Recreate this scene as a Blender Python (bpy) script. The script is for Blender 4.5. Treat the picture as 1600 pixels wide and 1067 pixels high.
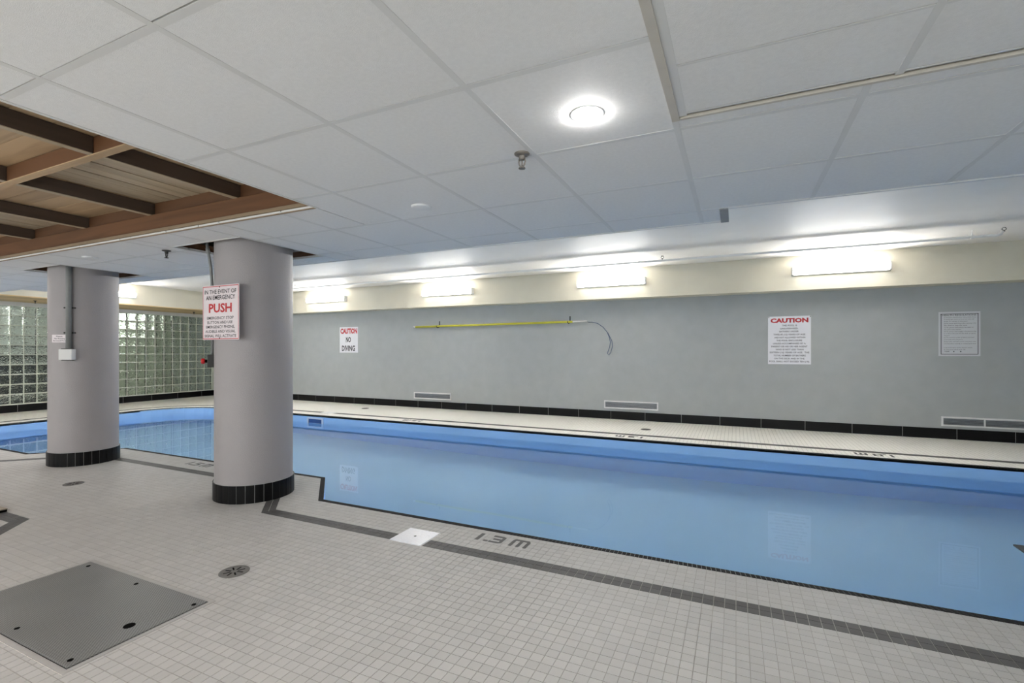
import bpy, bmesh, math, random
from mathutils import Vector, Matrix
from mathutils.geometry import tessellate_polygon

random.seed(7)
scene = bpy.context.scene
for o in list(bpy.data.objects):
    bpy.data.objects.remove(o)

# ------------------------------------------------------------------ camera, world, exposure
F_PX, HORIZON, YAW, EYE = 754.0, 548.0, math.radians(24.9), 1.25
cam_data = bpy.data.cameras.new('camera')
cam_data.sensor_width = 36.0
cam_data.lens = F_PX / 1600.0 * 36.0
cam_data.shift_y = (HORIZON - 533.5) / 1600.0
cam_data.clip_start = 0.02
cam = bpy.data.objects.new('camera', cam_data)
scene.collection.objects.link(cam)
cam.location = (0, 0, EYE)
cam.rotation_euler = (math.pi / 2, 0, YAW)
scene.camera = cam

world = bpy.data.worlds.new('world')
scene.world = world
world.use_nodes = True
world.node_tree.nodes['Background'].inputs[0].default_value = (0.97, 0.985, 1.0, 1)
world.node_tree.nodes['Background'].inputs[1].default_value = 3.35

TUBE_W = 135.0      # emission of the fluorescent tubes
SPOT_W = 300.0      # emission of the recessed ceiling light; the added ones scale from it
scene.view_settings.view_transform = 'Standard'
scene.view_settings.look = 'None'
scene.view_settings.gamma = 1.0
scene.view_settings.use_curve_mapping = False
scene.view_settings.exposure = 0.36
scene.cycles.use_denoising = True
scene.cycles.sample_clamp_indirect = 200.0
scene.cycles.max_bounces = 14
scene.cycles.diffuse_bounces = 7
scene.cycles.transmission_bounces = 10

# ------------------------------------------------------------------ geometry of the view (only used to read sizes off the photo)
CY, SY = math.cos(YAW), math.sin(YAW)
def on_plane(px, py, z):
    t = (z - EYE) / ((HORIZON - py) / F_PX)
    u = (px - 800) / F_PX * t
    return (u * CY - t * SY, u * SY + t * CY)
def on_wall_y(px, py, y):
    a = (px - 800) / F_PX
    t = y / (a * SY + CY)
    return (a * t * CY - t * SY, EYE + (HORIZON - py) / F_PX * t)

# ------------------------------------------------------------------ helpers
COL = scene.collection
def link(o):
    COL.objects.link(o)
    return o
def tag(o, label=None, cat=None, group=None, kind=None):
    if label: o['label'] = label
    if cat: o['category'] = cat
    if group: o['group'] = group
    if kind: o['kind'] = kind
    return o
def thing(name, label, cat, loc=(0, 0, 0), group=None):
    o = bpy.data.objects.new(name, None)
    o.empty_display_size = 0.1
    o.location = loc
    link(o)
    return tag(o, label, cat, group)
def parent_to(o, p):
    o.parent = p
    if p is not None and p.type == 'EMPTY':
        o.matrix_parent_inverse = Matrix.Translation(p.location).inverted()
    return o
def obj_from(name, bm, mat, parent=None, smooth=False):
    me = bpy.data.meshes.new(name)
    bmesh.ops.recalc_face_normals(bm, faces=bm.faces)
    bm.to_mesh(me)
    bm.free()
    if smooth:
        for p in me.polygons:
            p.use_smooth = True
    if mat: me.materials.append(mat)
    o = link(bpy.data.objects.new(name, me))
    if parent is not None: parent_to(o, parent)
    return o
def raw(name, verts, faces, mat, parent=None, smooth=False):
    me = bpy.data.meshes.new(name)
    me.from_pydata(verts, [], faces)
    me.update()
    if smooth:
        for p in me.polygons: p.use_smooth = True
    if mat: me.materials.append(mat)
    o = link(bpy.data.objects.new(name, me))
    if parent is not None: parent_to(o, parent)
    return o
def bx(bm, x0, x1, y0, y1, z0, z1, bev=0.0, seg=1):
    v = [bm.verts.new(p) for p in ((x0, y0, z0), (x1, y0, z0), (x1, y1, z0), (x0, y1, z0),
                                   (x0, y0, z1), (x1, y0, z1), (x1, y1, z1), (x0, y1, z1))]
    fs = [bm.faces.new([v[i] for i in f]) for f in
          ((0, 3, 2, 1), (4, 5, 6, 7), (0, 1, 5, 4), (1, 2, 6, 5), (2, 3, 7, 6), (3, 0, 4, 7))]
    if bev > 0:
        es = list({e for f in fs for e in f.edges})
        bmesh.ops.bevel(bm, geom=es, offset=bev, segments=seg, affect='EDGES', profile=0.5)
def box(name, x0, x1, y0, y1, z0, z1, mat, parent=None, bev=0.0, seg=1):
    bm = bmesh.new()
    bx(bm, x0, x1, y0, y1, z0, z1, bev, seg)
    return obj_from(name, bm, mat, parent)
def tube(bm, pts, r, n=8, cap=True):
    pts = [Vector(p) for p in pts]
    rings = []
    up = Vector((0, 0, 1))
    prev = None
    for i, p in enumerate(pts):
        d = (pts[min(i + 1, len(pts) - 1)] - pts[max(i - 1, 0)]).normalized()
        a = prev if prev is not None else (up.cross(d) if abs(d.dot(up)) < 0.95 else Vector((1, 0, 0)).cross(d))
        a = (a - d * a.dot(d)).normalized()
        prev = a
        b = d.cross(a)
        rr = r[i] if isinstance(r, (list, tuple)) else r
        rings.append([bm.verts.new(p + (a * math.cos(2 * math.pi * k / n) + b * math.sin(2 * math.pi * k / n)) * rr) for k in range(n)])
    for i in range(len(rings) - 1):
        for k in range(n):
            bm.faces.new((rings[i][k], rings[i][(k + 1) % n], rings[i + 1][(k + 1) % n], rings[i + 1][k]))
    if cap:
        bm.faces.new(rings[0][::-1])
        bm.faces.new(rings[-1])
def lathe(bm, prof, cx, cy, n=24, closed_top=False):
    rings = []
    for r, z in prof:
        if r < 1e-6:
            rings.append([bm.verts.new((cx, cy, z))])
        else:
            rings.append([bm.verts.new((cx + r * math.cos(2 * math.pi * k / n), cy + r * math.sin(2 * math.pi * k / n), z)) for k in range(n)])
    for a, b in zip(rings, rings[1:]):
        for k in range(n):
            q = (k + 1) % n
            if len(a) == 1: bm.faces.new((a[0], b[q], b[k]))
            elif len(b) == 1: bm.faces.new((a[k], a[q], b[0]))
            else: bm.faces.new((a[k], a[q], b[q], b[k]))
def prism(bm, poly, z0, z1):
    lo = [bm.verts.new((x, y, z0)) for x, y in poly]
    hi = [bm.verts.new((x, y, z1)) for x, y in poly]
    n = len(poly)
    bm.faces.new(lo[::-1])
    bm.faces.new(hi)
    for i in range(n):
        bm.faces.new((lo[i], lo[(i + 1) % n], hi[(i + 1) % n], hi[i]))

def srgb(r, g, b):
    f = lambda c: (c / 255 / 12.92) if c / 255 <= 0.04045 else ((c / 255 + 0.055) / 1.055) ** 2.4
    return (f(r), f(g), f(b), 1)

# ------------------------------------------------------------------ materials
def new_mat(name):
    m = bpy.data.materials.new(name)
    m.use_nodes = True
    nt = m.node_tree
    return m, nt, nt.nodes['Principled BSDF']
def paint(name, rgb, rough=0.55, var=0.05, vscale=6.0, bump=0.0, bscale=200.0, spec=0.5, metal=0.0):
    m, nt, b = new_mat(name)
    N, L = nt.nodes.new, nt.links.new
    geo = N('ShaderNodeNewGeometry')
    nz = N('ShaderNodeTexNoise'); nz.inputs['Scale'].default_value = vscale; nz.inputs['Detail'].default_value = 3
    L(geo.outputs['Position'], nz.inputs['Vector'])
    mr = N('ShaderNodeMapRange')
    mr.inputs['From Min'].default_value = 0.3; mr.inputs['From Max'].default_value = 0.7
    mr.inputs['To Min'].default_value = 1 - var; mr.inputs['To Max'].default_value = 1 + var
    L(nz.outputs['Fac'], mr.inputs['Value'])
    mul = N('ShaderNodeVectorMath'); mul.operation = 'SCALE'
    mul.inputs[0].default_value = rgb[:3]
    L(mr.outputs['Result'], mul.inputs['Scale'])
    L(mul.outputs['Vector'], b.inputs['Base Color'])
    b.inputs['Roughness'].default_value = rough
    b.inputs['Specular IOR Level'].default_value = spec
    b.inputs['Metallic'].default_value = metal
    if bump > 0:
        n2 = N('ShaderNodeTexNoise'); n2.inputs['Scale'].default_value = bscale; n2.inputs['Detail'].default_value = 2
        L(geo.outputs['Position'], n2.inputs['Vector'])
        bp = N('ShaderNodeBump'); bp.inputs['Strength'].default_value = bump; bp.inputs['Distance'].default_value = 0.004
        L(n2.outputs['Fac'], bp.inputs['Height'])
        L(bp.outputs['Normal'], b.inputs['Normal'])
    return m
def emit(name, rgb, strength):
    m, nt, b = new_mat(name)
    b.inputs['Base Color'].default_value = (0.9, 0.9, 0.9, 1)
    b.inputs['Emission Color'].default_value = rgb
    b.inputs['Emission Strength'].default_value = strength
    return m
def tile_mat(name, rgb, rough=0.35, var=0.06, pitch=0.0508, off=(0, 0)):
    """glazed tile, each tile a slightly different shade"""
    m, nt, b = new_mat(name)
    N, L = nt.nodes.new, nt.links.new
    geo = N('ShaderNodeNewGeometry')
    sub = N('ShaderNodeVectorMath'); sub.operation = 'SUBTRACT'; sub.inputs[1].default_value = (off[0], off[1], 0.5)
    L(geo.outputs['Position'], sub.inputs[0])
    sn = N('ShaderNodeVectorMath'); sn.operation = 'DIVIDE'; sn.inputs[1].default_value = (pitch, pitch, 10.0)
    L(sub.outputs['Vector'], sn.inputs[0])
    fl = N('ShaderNodeVectorMath'); fl.operation = 'FLOOR'
    L(sn.outputs['Vector'], fl.inputs[0])
    wn = N('ShaderNodeTexWhiteNoise'); wn.noise_dimensions = '3D'
    L(fl.outputs['Vector'], wn.inputs['Vector'])
    mr = N('ShaderNodeMapRange'); mr.inputs['To Min'].default_value = 1 - var; mr.inputs['To Max'].default_value = 1 + var
    L(wn.outputs['Value'], mr.inputs['Value'])
    mul = N('ShaderNodeVectorMath'); mul.operation = 'SCALE'; mul.inputs[0].default_value = rgb[:3]
    L(mr.outputs['Result'], mul.inputs['Scale'])
    L(mul.outputs['Vector'], b.inputs['Base Color'])
    b.inputs['Roughness'].default_value = rough
    b.inputs['Specular IOR Level'].default_value = 0.25
    return m
def wood(name, rgb, axis, dark=0.55, scale=1.0):
    m, nt, b = new_mat(name)
    N, L = nt.nodes.new, nt.links.new
    geo = N('ShaderNodeNewGeometry')
    mp = N('ShaderNodeVectorMath'); mp.operation = 'MULTIPLY'
    k = [14.0 * scale] * 3
    k[axis] = 0.9 * scale
    mp.inputs[1].default_value = k
    L(geo.outputs['Position'], mp.inputs[0])
    oi = N('ShaderNodeObjectInfo')
    ad = N('ShaderNodeVectorMath'); ad.operation = 'ADD'
    sc = N('ShaderNodeMath'); sc.operation = 'MULTIPLY'; sc.inputs[1].default_value = 37.0
    L(oi.outputs['Random'], sc.inputs[0])
    L(mp.outputs['Vector'], ad.inputs[0]); L(sc.outputs['Value'], ad.inputs[1])
    nz = N('ShaderNodeTexNoise'); nz.inputs['Scale'].default_value = 1.0; nz.inputs['Detail'].default_value = 5; nz.inputs['Distortion'].default_value = 0.8
    L(ad.outputs['Vector'], nz.inputs['Vector'])
    cr = N('ShaderNodeValToRGB')
    cr.color_ramp.elements[0].position = 0.32; cr.color_ramp.elements[0].color = tuple(c * dark for c in rgb[:3]) + (1,)
    cr.color_ramp.elements[1].position = 0.55; cr.color_ramp.elements[1].color = rgb
    L(nz.outputs['Fac'], cr.inputs['Fac'])
    mr = N('ShaderNodeMapRange'); mr.inputs['To Min'].default_value = 0.85; mr.inputs['To Max'].default_value = 1.12
    L(oi.outputs['Random'], mr.inputs['Value'])
    mul = N('ShaderNodeVectorMath'); mul.operation = 'SCALE'
    L(cr.outputs['Color'], mul.inputs[0]); L(mr.outputs['Result'], mul.inputs['Scale'])
    L(mul.outputs['Vector'], b.inputs['Base Color'])
    b.inputs['Roughness'].default_value = 0.6
    return m

PITCH = 0.0508
ROW0 = 2.97                      # deck edge of the pool (near side), rows of tiles run from here
M_WALL = paint('wall_grey_paint', srgb(169, 173, 174), 0.6, 0.035, 5, 0.35, 260)
M_CREAM = paint('beam_cream_paint', srgb(214, 209, 192), 0.6, 0.03, 3, 0.15, 120)
M_SLAB = paint('slab_white_gloss_paint', srgb(242, 238, 232), 0.6, 0.02, 2, 0.25, 40, spec=0.2)
M_FASCIA = paint('white_board', srgb(222, 222, 220), 0.6, 0.02, 4)
M_PANEL = paint('ceiling_tile_white', srgb(226, 225, 224), 0.8, 0.025, 60, 0.3, 420)
M_BAR = paint('grid_bar_white', srgb(213, 212, 210), 0.5, 0.015, 8)
M_BEIGE = paint('beige_trim', srgb(196, 189, 178), 0.5, 0.03, 10)
M_PLENUM = paint('void_shade', srgb(46, 42, 38), 0.9, 0.1, 4)
M_COLUMN = paint('column_paint', srgb(156, 151, 152), 0.5, 0.02, 4, 0.5, 160)
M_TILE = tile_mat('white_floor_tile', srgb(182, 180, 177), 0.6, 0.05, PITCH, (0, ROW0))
M_BAND = tile_mat('grey_band_tile', srgb(84, 83, 82), 0.6, 0.12, PITCH, (0, ROW0))
M_EDGE = tile_mat('black_edge_tile', srgb(7, 7, 10), 0.8, 0.2, 0.0254, (0, ROW0))
M_BLACK = paint('black_base_tile', srgb(10, 10, 12), 0.35, 0.15, 5, spec=0.2)
M_GROUT = paint('light_grout', srgb(168, 164, 156), 0.85, 0.06, 40)
M_PALEGROUT = paint('pale_grout', srgb(160, 162, 160), 0.8, 0.05, 30)
M_METAL = paint('grey_metal', srgb(150, 150, 148), 0.45, 0.08, 20, metal=0.6)
M_CONDUIT = paint('grey_conduit', srgb(128, 130, 130), 0.45, 0.05, 20)
M_GRATE = paint('drain_grate', srgb(112, 110, 107), 0.6, 0.1, 40, spec=0.2)
M_DARK = paint('dark_metal', srgb(44, 43, 42), 0.5, 0.1, 20)
M_VOID = paint('black_void', srgb(8, 8, 8), 0.9, 0.1, 20, spec=0.05)
M_WHITE = paint('white_plastic', srgb(226, 226, 226), 0.4, 0.015, 10)
M_SIGN = paint('sign_white', srgb(226, 226, 232), 0.35, 0.012, 5)
M_SIGNPINK = paint('sign_pinkish_white', srgb(226, 216, 220), 0.35, 0.012, 5)
M_PAPER = paint('notice_paper', srgb(206, 208, 212), 0.35, 0.012, 5)
M_INK = paint('black_ink', srgb(28, 28, 34), 0.5, 0.02, 5)
M_GREYINK = paint('grey_ink', srgb(74, 76, 80), 0.5, 0.02, 5)
M_RED = paint('red_ink', srgb(190, 40, 46), 0.45, 0.02, 5)
M_REDBTN = paint('red_plastic', srgb(190, 22, 28), 0.3, 0.02, 5)
M_YELLOW = paint('yellow_pole', srgb(200, 196, 62), 0.4, 0.03, 5)
M_ALU = paint('pale_metal', srgb(190, 194, 200), 0.3, 0.03, 10, metal=0.7)
M_BRONZE = paint('sprinkler_bronze', srgb(112, 107, 101), 0.45, 0.1, 40, metal=0.3)
M_LENS = emit('tube_diffuser', (1.0, 0.985, 0.95, 1), TUBE_W)
M_LENS_SIDE = emit('tube_diffuser_side', (1.0, 0.985, 0.95, 1), TUBE_W * 0.10)
M_SPOT = emit('spot_lens', (1.0, 0.98, 0.95, 1), SPOT_W)
M_SPOT_ADDED = emit('spot_lens_added', (1.0, 0.89, 0.85, 1), SPOT_W * 1.5)  # warm lens of the added ceiling lights
M_BEAM_WOOD = wood('fir_beam', srgb(106, 71, 45), 0, 0.72)
M_JOIST = wood('shaded_joist', srgb(80, 66, 56), 1, 0.75)  # shade on the joists' sides is put into this wood colour
M_PLANK_X = wood('pine_plank_x', srgb(184, 156, 122), 0, 0.78)
M_PLANK_Y = wood('pine_plank_y', srgb(174, 158, 134), 1, 0.74)
M_SOFFIT = wood('soffit_board', srgb(214, 186, 138), 1, 0.8)
M_LIP = wood('pale_lip', srgb(152, 132, 108), 0, 0.85)
M_POOL = paint('pool_blue_plaster', srgb(180, 224, 255), 0.55, 0.03, 0.8)
M_POOLWALL = paint('pool_blue_wall', srgb(160, 204, 252), 0.5, 0.03, 1.5)
M_TREAD = paint('dark_tread', srgb(52, 60, 66), 0.6, 0.1, 20)

def deck_material():
    """white square tiles with grout, for the parts of the deck too far off to tell the tiles apart"""
    m, nt, b = new_mat('deck_tiles_far')
    N, L = nt.nodes.new, nt.links.new
    geo = N('ShaderNodeNewGeometry')
    sub = N('ShaderNodeVectorMath'); sub.operation = 'SUBTRACT'; sub.inputs[1].default_value = (0, ROW0, 0)
    L(geo.outputs['Position'], sub.inputs[0])
    br = N('ShaderNodeTexBrick')
    br.offset = 0.0; br.squash = 1.0
    br.inputs['Scale'].default_value = 1.0
    br.inputs['Brick Width'].default_value = PITCH
    br.inputs['Row Height'].default_value = PITCH
    br.inputs['Mortar Size'].default_value = 0.0013
    br.inputs['Mortar Smooth'].default_value = 0.1
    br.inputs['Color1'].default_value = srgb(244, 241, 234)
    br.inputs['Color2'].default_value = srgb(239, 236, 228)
    br.inputs['Mortar'].default_value = srgb(136, 132, 124)
    L(sub.outputs['Vector'], br.inputs['Vector'])
    L(br.outputs['Color'], b.inputs['Base Color'])
    b.inputs['Roughness'].default_value = 0.4
    return m
M_DECK = deck_material()

def tread_plate():
    m, nt, b = new_mat('tread_plate')
    N, L = nt.nodes.new, nt.links.new
    geo = N('ShaderNodeNewGeometry')
    mp = N('ShaderNodeMapping'); mp.inputs['Rotation'].default_value = (0, 0, 0)
    L(geo.outputs['Position'], mp.inputs['Vector'])
    ck = N('ShaderNodeTexChecker'); ck.inputs['Scale'].default_value = 130
    ck.inputs['Color1'].default_value = srgb(140, 140, 138); ck.inputs['Color2'].default_value = srgb(100, 100, 99)
    L(mp.outputs['Vector'], ck.inputs['Vector'])
    nz = N('ShaderNodeTexNoise'); nz.inputs['Scale'].default_value = 4
    L(geo.outputs['Position'], nz.inputs['Vector'])
    mr = N('ShaderNodeMapRange'); mr.inputs['To Min'].default_value = 0.86; mr.inputs['To Max'].default_value = 1.14
    L(nz.outputs['Fac'], mr.inputs['Value'])
    mul = N('ShaderNodeVectorMath'); mul.operation = 'SCALE'
    L(ck.outputs['Color'], mul.inputs[0]); L(mr.outputs['Result'], mul.inputs['Scale'])
    L(mul.outputs['Vector'], b.inputs['Base Color'])
    bp = N('ShaderNodeBump'); bp.inputs['Strength'].default_value = 0.6; bp.inputs['Distance'].default_value = 0.002
    L(ck.outputs['Fac'], bp.inputs['Height']); L(bp.outputs['Normal'], b.inputs['Normal'])
    b.inputs['Roughness'].default_value = 0.45
    b.inputs['Metallic'].default_value = 0.25
    return m
M_PLATE = tread_plate()

def water_material():
    m, nt, b = new_mat('pool_water')
    N, L = nt.nodes.new, nt.links.new
    b.inputs['Base Color'].default_value = (0.96, 0.99, 1.0, 1)
    b.inputs['Roughness'].default_value = 0.0
    b.inputs['IOR'].default_value = 1.33
    b.inputs['Transmission Weight'].default_value = 1.0
    geo = N('ShaderNodeNewGeometry')
    nz = N('ShaderNodeTexNoise'); nz.inputs['Scale'].default_value = 2.2; nz.inputs['Detail'].default_value = 2
    L(geo.outputs['Position'], nz.inputs['Vector'])
    bp = N('ShaderNodeBump'); bp.inputs['Strength'].default_value = 0.10; bp.inputs['Distance'].default_value = 0.004
    L(nz.outputs['Fac'], bp.inputs['Height']); L(bp.outputs['Normal'], b.inputs['Normal'])
    return m
M_WATER = water_material()

def block_material():
    m, nt, b = new_mat('glass_block')
    N, L = nt.nodes.new, nt.links.new
    b.inputs['Base Color'].default_value = (0.86, 0.93, 0.88, 1)
    b.inputs['Roughness'].default_value = 0.06
    b.inputs['IOR'].default_value = 1.4
    b.inputs['Transmission Weight'].default_value = 1.0
    geo = N('ShaderNodeNewGeometry')
    nz = N('ShaderNodeTexNoise'); nz.inputs['Scale'].default_value = 22; nz.inputs['Detail'].default_value = 1; nz.inputs['Distortion'].default_value = 1.5
    L(geo.outputs['Position'], nz.inputs['Vector'])
    bp = N('ShaderNodeBump'); bp.inputs['Strength'].default_value = 0.9; bp.inputs['Distance'].default_value = 0.02
    L(nz.outputs['Fac'], bp.inputs['Height']); L(bp.outputs['Normal'], b.inputs['Normal'])
    return m
M_BLOCK = block_material()
def pane_material():
    m, nt, b = new_mat('added_window_pane')
    N, L = nt.nodes.new, nt.links.new
    tr = N('ShaderNodeBsdfTransparent'); tr.inputs[0].default_value = (0.96, 0.98, 0.97, 1)
    gl = N('ShaderNodeBsdfGlossy'); gl.inputs['Roughness'].default_value = 0.02
    fr = N('ShaderNodeFresnel'); fr.inputs['IOR'].default_value = 1.3
    mx = N('ShaderNodeMixShader')
    L(fr.outputs[0], mx.inputs[0]); L(tr.outputs[0], mx.inputs[1]); L(gl.outputs[0], mx.inputs[2])
    L(mx.outputs[0], nt.nodes['Material Output'].inputs['Surface'])
    return m
M_PANE = pane_material()
M_MORTAR = paint('white_mortar', srgb(214, 218, 206), 0.7, 0.04, 20)

# ------------------------------------------------------------------ the setting
Z_TILE = 2.134            # dropped ceiling
Z_SLAB = 2.695            # painted concrete slab over the pool
X_L, X_R, Y_N, Y_B = -13.3, 6.5, -2.6, 8.8
ADDED_WINDOWS, WIN_Z0, WIN_Z1 = [(-12.5, -8.9), (-8.3, -4.7), (-4.1, -0.5), (0.1, 3.7)], 0.25, 2.08
Y_BEAM = 8.5

box('ceiling', X_L - 2.6, X_R + 0.2, Y_N - 0.2, Y_B + 0.2, Z_SLAB, Z_SLAB + 0.15, M_SLAB)['kind'] = 'structure'
wb = box('wall_back', X_L - 2.6, X_R + 0.2, Y_B, Y_B + 0.15, -0.05, Z_SLAB, M_WALL); wb['kind'] = 'structure'
wr = box('wall_right', X_R, X_R + 0.15, Y_N, Y_B, -0.05, Z_SLAB, M_WALL); wr['kind'] = 'structure'
# unseen windows added in the wall behind the viewer, to light the near deck
wn = box('wall_near', X_L - 2.6, X_R + 0.2, Y_N - 0.15, Y_N, -0.05, WIN_Z0, M_WALL); wn['kind'] = 'structure'
box('lintel', X_L - 2.6, X_R + 0.2, Y_N - 0.15, Y_N, WIN_Z1, Z_SLAB, M_WALL, wn)
wx = [X_L - 2.6] + [v for a, b in ADDED_WINDOWS for v in (a, b)] + [X_R + 0.2]
for a, b in zip(wx[::2], wx[1::2]):
    box('pier', a, b, Y_N - 0.15, Y_N, WIN_Z0, WIN_Z1, M_WALL, wn)
for k, (a, b) in enumerate(ADDED_WINDOWS):
    w_ = box('added_window_%d' % (k + 1), a, b, Y_N - 0.09, Y_N - 0.084, WIN_Z0, WIN_Z1, M_PANE); w_['kind'] = 'structure'
    for q in range(4):
        x = a + (b - a) * q / 3
        box('added_window_bar', x - 0.025, x + 0.025, Y_N - 0.11, Y_N - 0.06, WIN_Z0, WIN_Z1, M_BAR, w_)
beam = box('beam_back', -11.9, X_R, Y_BEAM, Y_B - 0.001, 2.175, Z_SLAB, M_CREAM); beam['kind'] = 'structure'
beam2 = box('beam_left', X_L + 0.001, -11.9, Y_N, Y_B - 0.001, 2.262, Z_SLAB, M_CREAM); beam2['kind'] = 'structure'
for k in range(6):           # boards under the deep beam
    w = 1.395 / 6
    box('soffit_board', -11.9 - w * (k + 1) + 0.002, -11.9 - w * k - 0.002, Y_N, Y_B - 0.005, 2.244, 2.262, M_SOFFIT, beam2)

# pool outline (water side of the edge)
def arc(cx, cy, r, a0, a1, n=8):
    return [(cx + r * math.cos(math.radians(a0 + (a1 - a0) * i / n)), cy + r * math.sin(math.radians(a0 + (a1 - a0) * i / n))) for i in range(n + 1)]
P_NEAR, P_FAR, P_LEFT, P_RIGHT = 3.01, 6.88, -11.3, 4.6
POOL = [(P_RIGHT, P_NEAR), (-3.144, P_NEAR), (-3.674, 3.54), (-7.107, 3.54), (-7.797, 2.85)]
POOL += arc(-10.5, 3.65, 0.8, 270, 180)
POOL += arc(-10.3, 5.88, 1.0, 180, 90)
POOL += [(P_RIGHT, P_FAR)]
def offset_poly(poly, d):
    """grow a closed outline outward by d (poly runs clockwise seen from above)"""
    n = len(poly)
    area = sum(poly[i][0] * poly[(i + 1) % n][1] - poly[(i + 1) % n][0] * poly[i][1] for i in range(n))
    s = 1 if area > 0 else -1
    out = []
    for i in range(n):
        p0, p1, p2 = Vector(poly[i - 1]), Vector(poly[i]), Vector(poly[(i + 1) % n])
        a = (p1 - p0).normalized(); b = (p2 - p1).normalized()
        na = Vector((a.y, -a.x)) * s; nb = Vector((b.y, -b.x)) * s
        k = (na + nb) / max(1 + na.dot(nb), 0.2)
        out.append((p1.x + k.x * d, p1.y + k.y * d))
    return out
EDGE_W = 0.04
RIM = offset_poly(POOL, EDGE_W)

def flat_with_hole(name, outer, hole, z, mat):
    vs = [Vector((x, y, 0)) for x, y in outer]
    hs = [Vector((x, y, 0)) for x, y in hole]
    tris = tessellate_polygon([vs, hs])
    allv = [(v.x, v.y, z) for v in vs + hs]
    bm = bmesh.new()
    bv = [bm.verts.new(v) for v in allv]
    for t in tris:
        bm.faces.new([bv[i] for i in t])
    for f in bm.faces:
        f.normal_update()
        if f.normal.z < 0: f.normal_flip()
    me = bpy.data.meshes.new(name)
    bm.to_mesh(me); bm.free()
    me.materials.append(mat)
    return link(bpy.data.objects.new(name, me))
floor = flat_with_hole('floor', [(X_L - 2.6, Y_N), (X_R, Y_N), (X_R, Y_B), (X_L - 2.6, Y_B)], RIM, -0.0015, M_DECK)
floor['kind'] = 'structure'

# pool basin, slightly deeper towards the far end
def pool_z(x):
    return -1.28 - (x - P_RIGHT) * -0.018
n = len(POOL)
bm = bmesh.new()
hi = [bm.verts.new((x, y, -0.012)) for x, y in POOL]
lo = [bm.verts.new((x, y, pool_z(x))) for x, y in POOL]
for i in range(n):
    bm.faces.new((hi[i], hi[(i + 1) % n], lo[(i + 1) % n], lo[i]))
basin = obj_from('pool_basin', bm, M_POOLWALL)
tag(basin, 'pale blue walls of the long indoor swimming pool', 'pool', kind='structure')
bm = bmesh.new()
fv = [bm.verts.new((x, y, pool_z(x))) for x, y in POOL]
for t in tessellate_polygon([[Vector((x, y, 0)) for x, y in POOL]]):
    bm.faces.new([fv[i] for i in t])
obj_from('pool_floor', bm, M_POOL, basin)
Z_WATER = -0.145
bm = bmesh.new()
wv = [bm.verts.new((x, y, Z_WATER)) for x, y in POOL]
for t in tessellate_polygon([[Vector((x, y, 0)) for x, y in POOL]]):
    f = bm.faces.new([wv[i] for i in t])
    f.normal_update()
    if f.normal.z < 0: f.normal_flip()
me = bpy.data.meshes.new('pool_water'); bm.to_mesh(me); bm.free(); me.materials.append(M_WATER)
tag(link(bpy.data.objects.new('pool_water', me)), 'still clear blue water filling the swimming pool', 'water', kind='stuff')

# ------------------------------------------------------------------ deck tiles
def clip(poly, a, b, c):
    """keep the side a*x + b*y <= c"""
    out = []
    for i in range(len(poly)):
        p, q = poly[i - 1], poly[i]
        dp, dq = a * p[0] + b * p[1] - c, a * q[0] + b * q[1] - c
        if (dp <= 0) != (dq <= 0):
            t = dp / (dp - dq)
            out.append((p[0] + (q[0] - p[0]) * t, p[1] + (q[1] - p[1]) * t))
        if dq <= 0: out.append(q)
    return out
def area(poly):
    return 0.5 * abs(sum(poly[i - 1][0] * poly[i][1] - poly[i][0] * poly[i - 1][1] for i in range(len(poly))))
S2 = math.sqrt(2)
GAP = 6 * PITCH                 # six white rows between edge and band
BW = 2 * PITCH
Y_BUMP, Y_LEFTRUN = ROW0 + 0.53, 2.81
D_R = -3.16 + ROW0              # x + y on the near diagonal edge
D_L = -7.09 - Y_BUMP            # x - y on the far diagonal edge
class Region:
    pass
def beyond_edge(poly):
    """part of a cell that lies on the deck, not in the pool edge (list of polygons)"""
    res = []
    xs = [p[0] for p in poly]
    x0, x1 = min(xs), max(xs)
    y1 = max(p[1] for p in poly)
    if y1 <= Y_LEFTRUN: return [poly]
    # right run
    if x0 > -3.16: return [clip(poly, 0, 1, ROW0)] if min(p[1] for p in poly) < ROW0 else []
    if x1 < -7.80: return [clip(poly, 0, 1, Y_LEFTRUN)] if min(p[1] for p in poly) < Y_LEFTRUN else []
    p = clip(poly, 0, 1, Y_BUMP)
    if x1 > -3.75:
        q = clip(p, 0, 1, ROW0) if p else []
        r = clip(clip(p, 0, -1, -ROW0), 1, 1, D_R) if p else []
        return [s for s in (q, r) if s]
    if x0 < -7.05:
        q = clip(p, 0, 1, Y_LEFTRUN) if p else []
        r = clip(clip(p, 0, -1, -Y_LEFTRUN), -1, 1, -D_L) if p else []
        return [s for s in (q, r) if s]
    return [p] if p else []
B1, B0 = D_R - GAP * S2, D_R - (GAP + BW) * S2          # diagonal band, near side: B0 < x+y < B1
C1, C0 = D_L + GAP * S2, D_L + (GAP + BW) * S2          # far diagonal: C1 < x-y < C0
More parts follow.
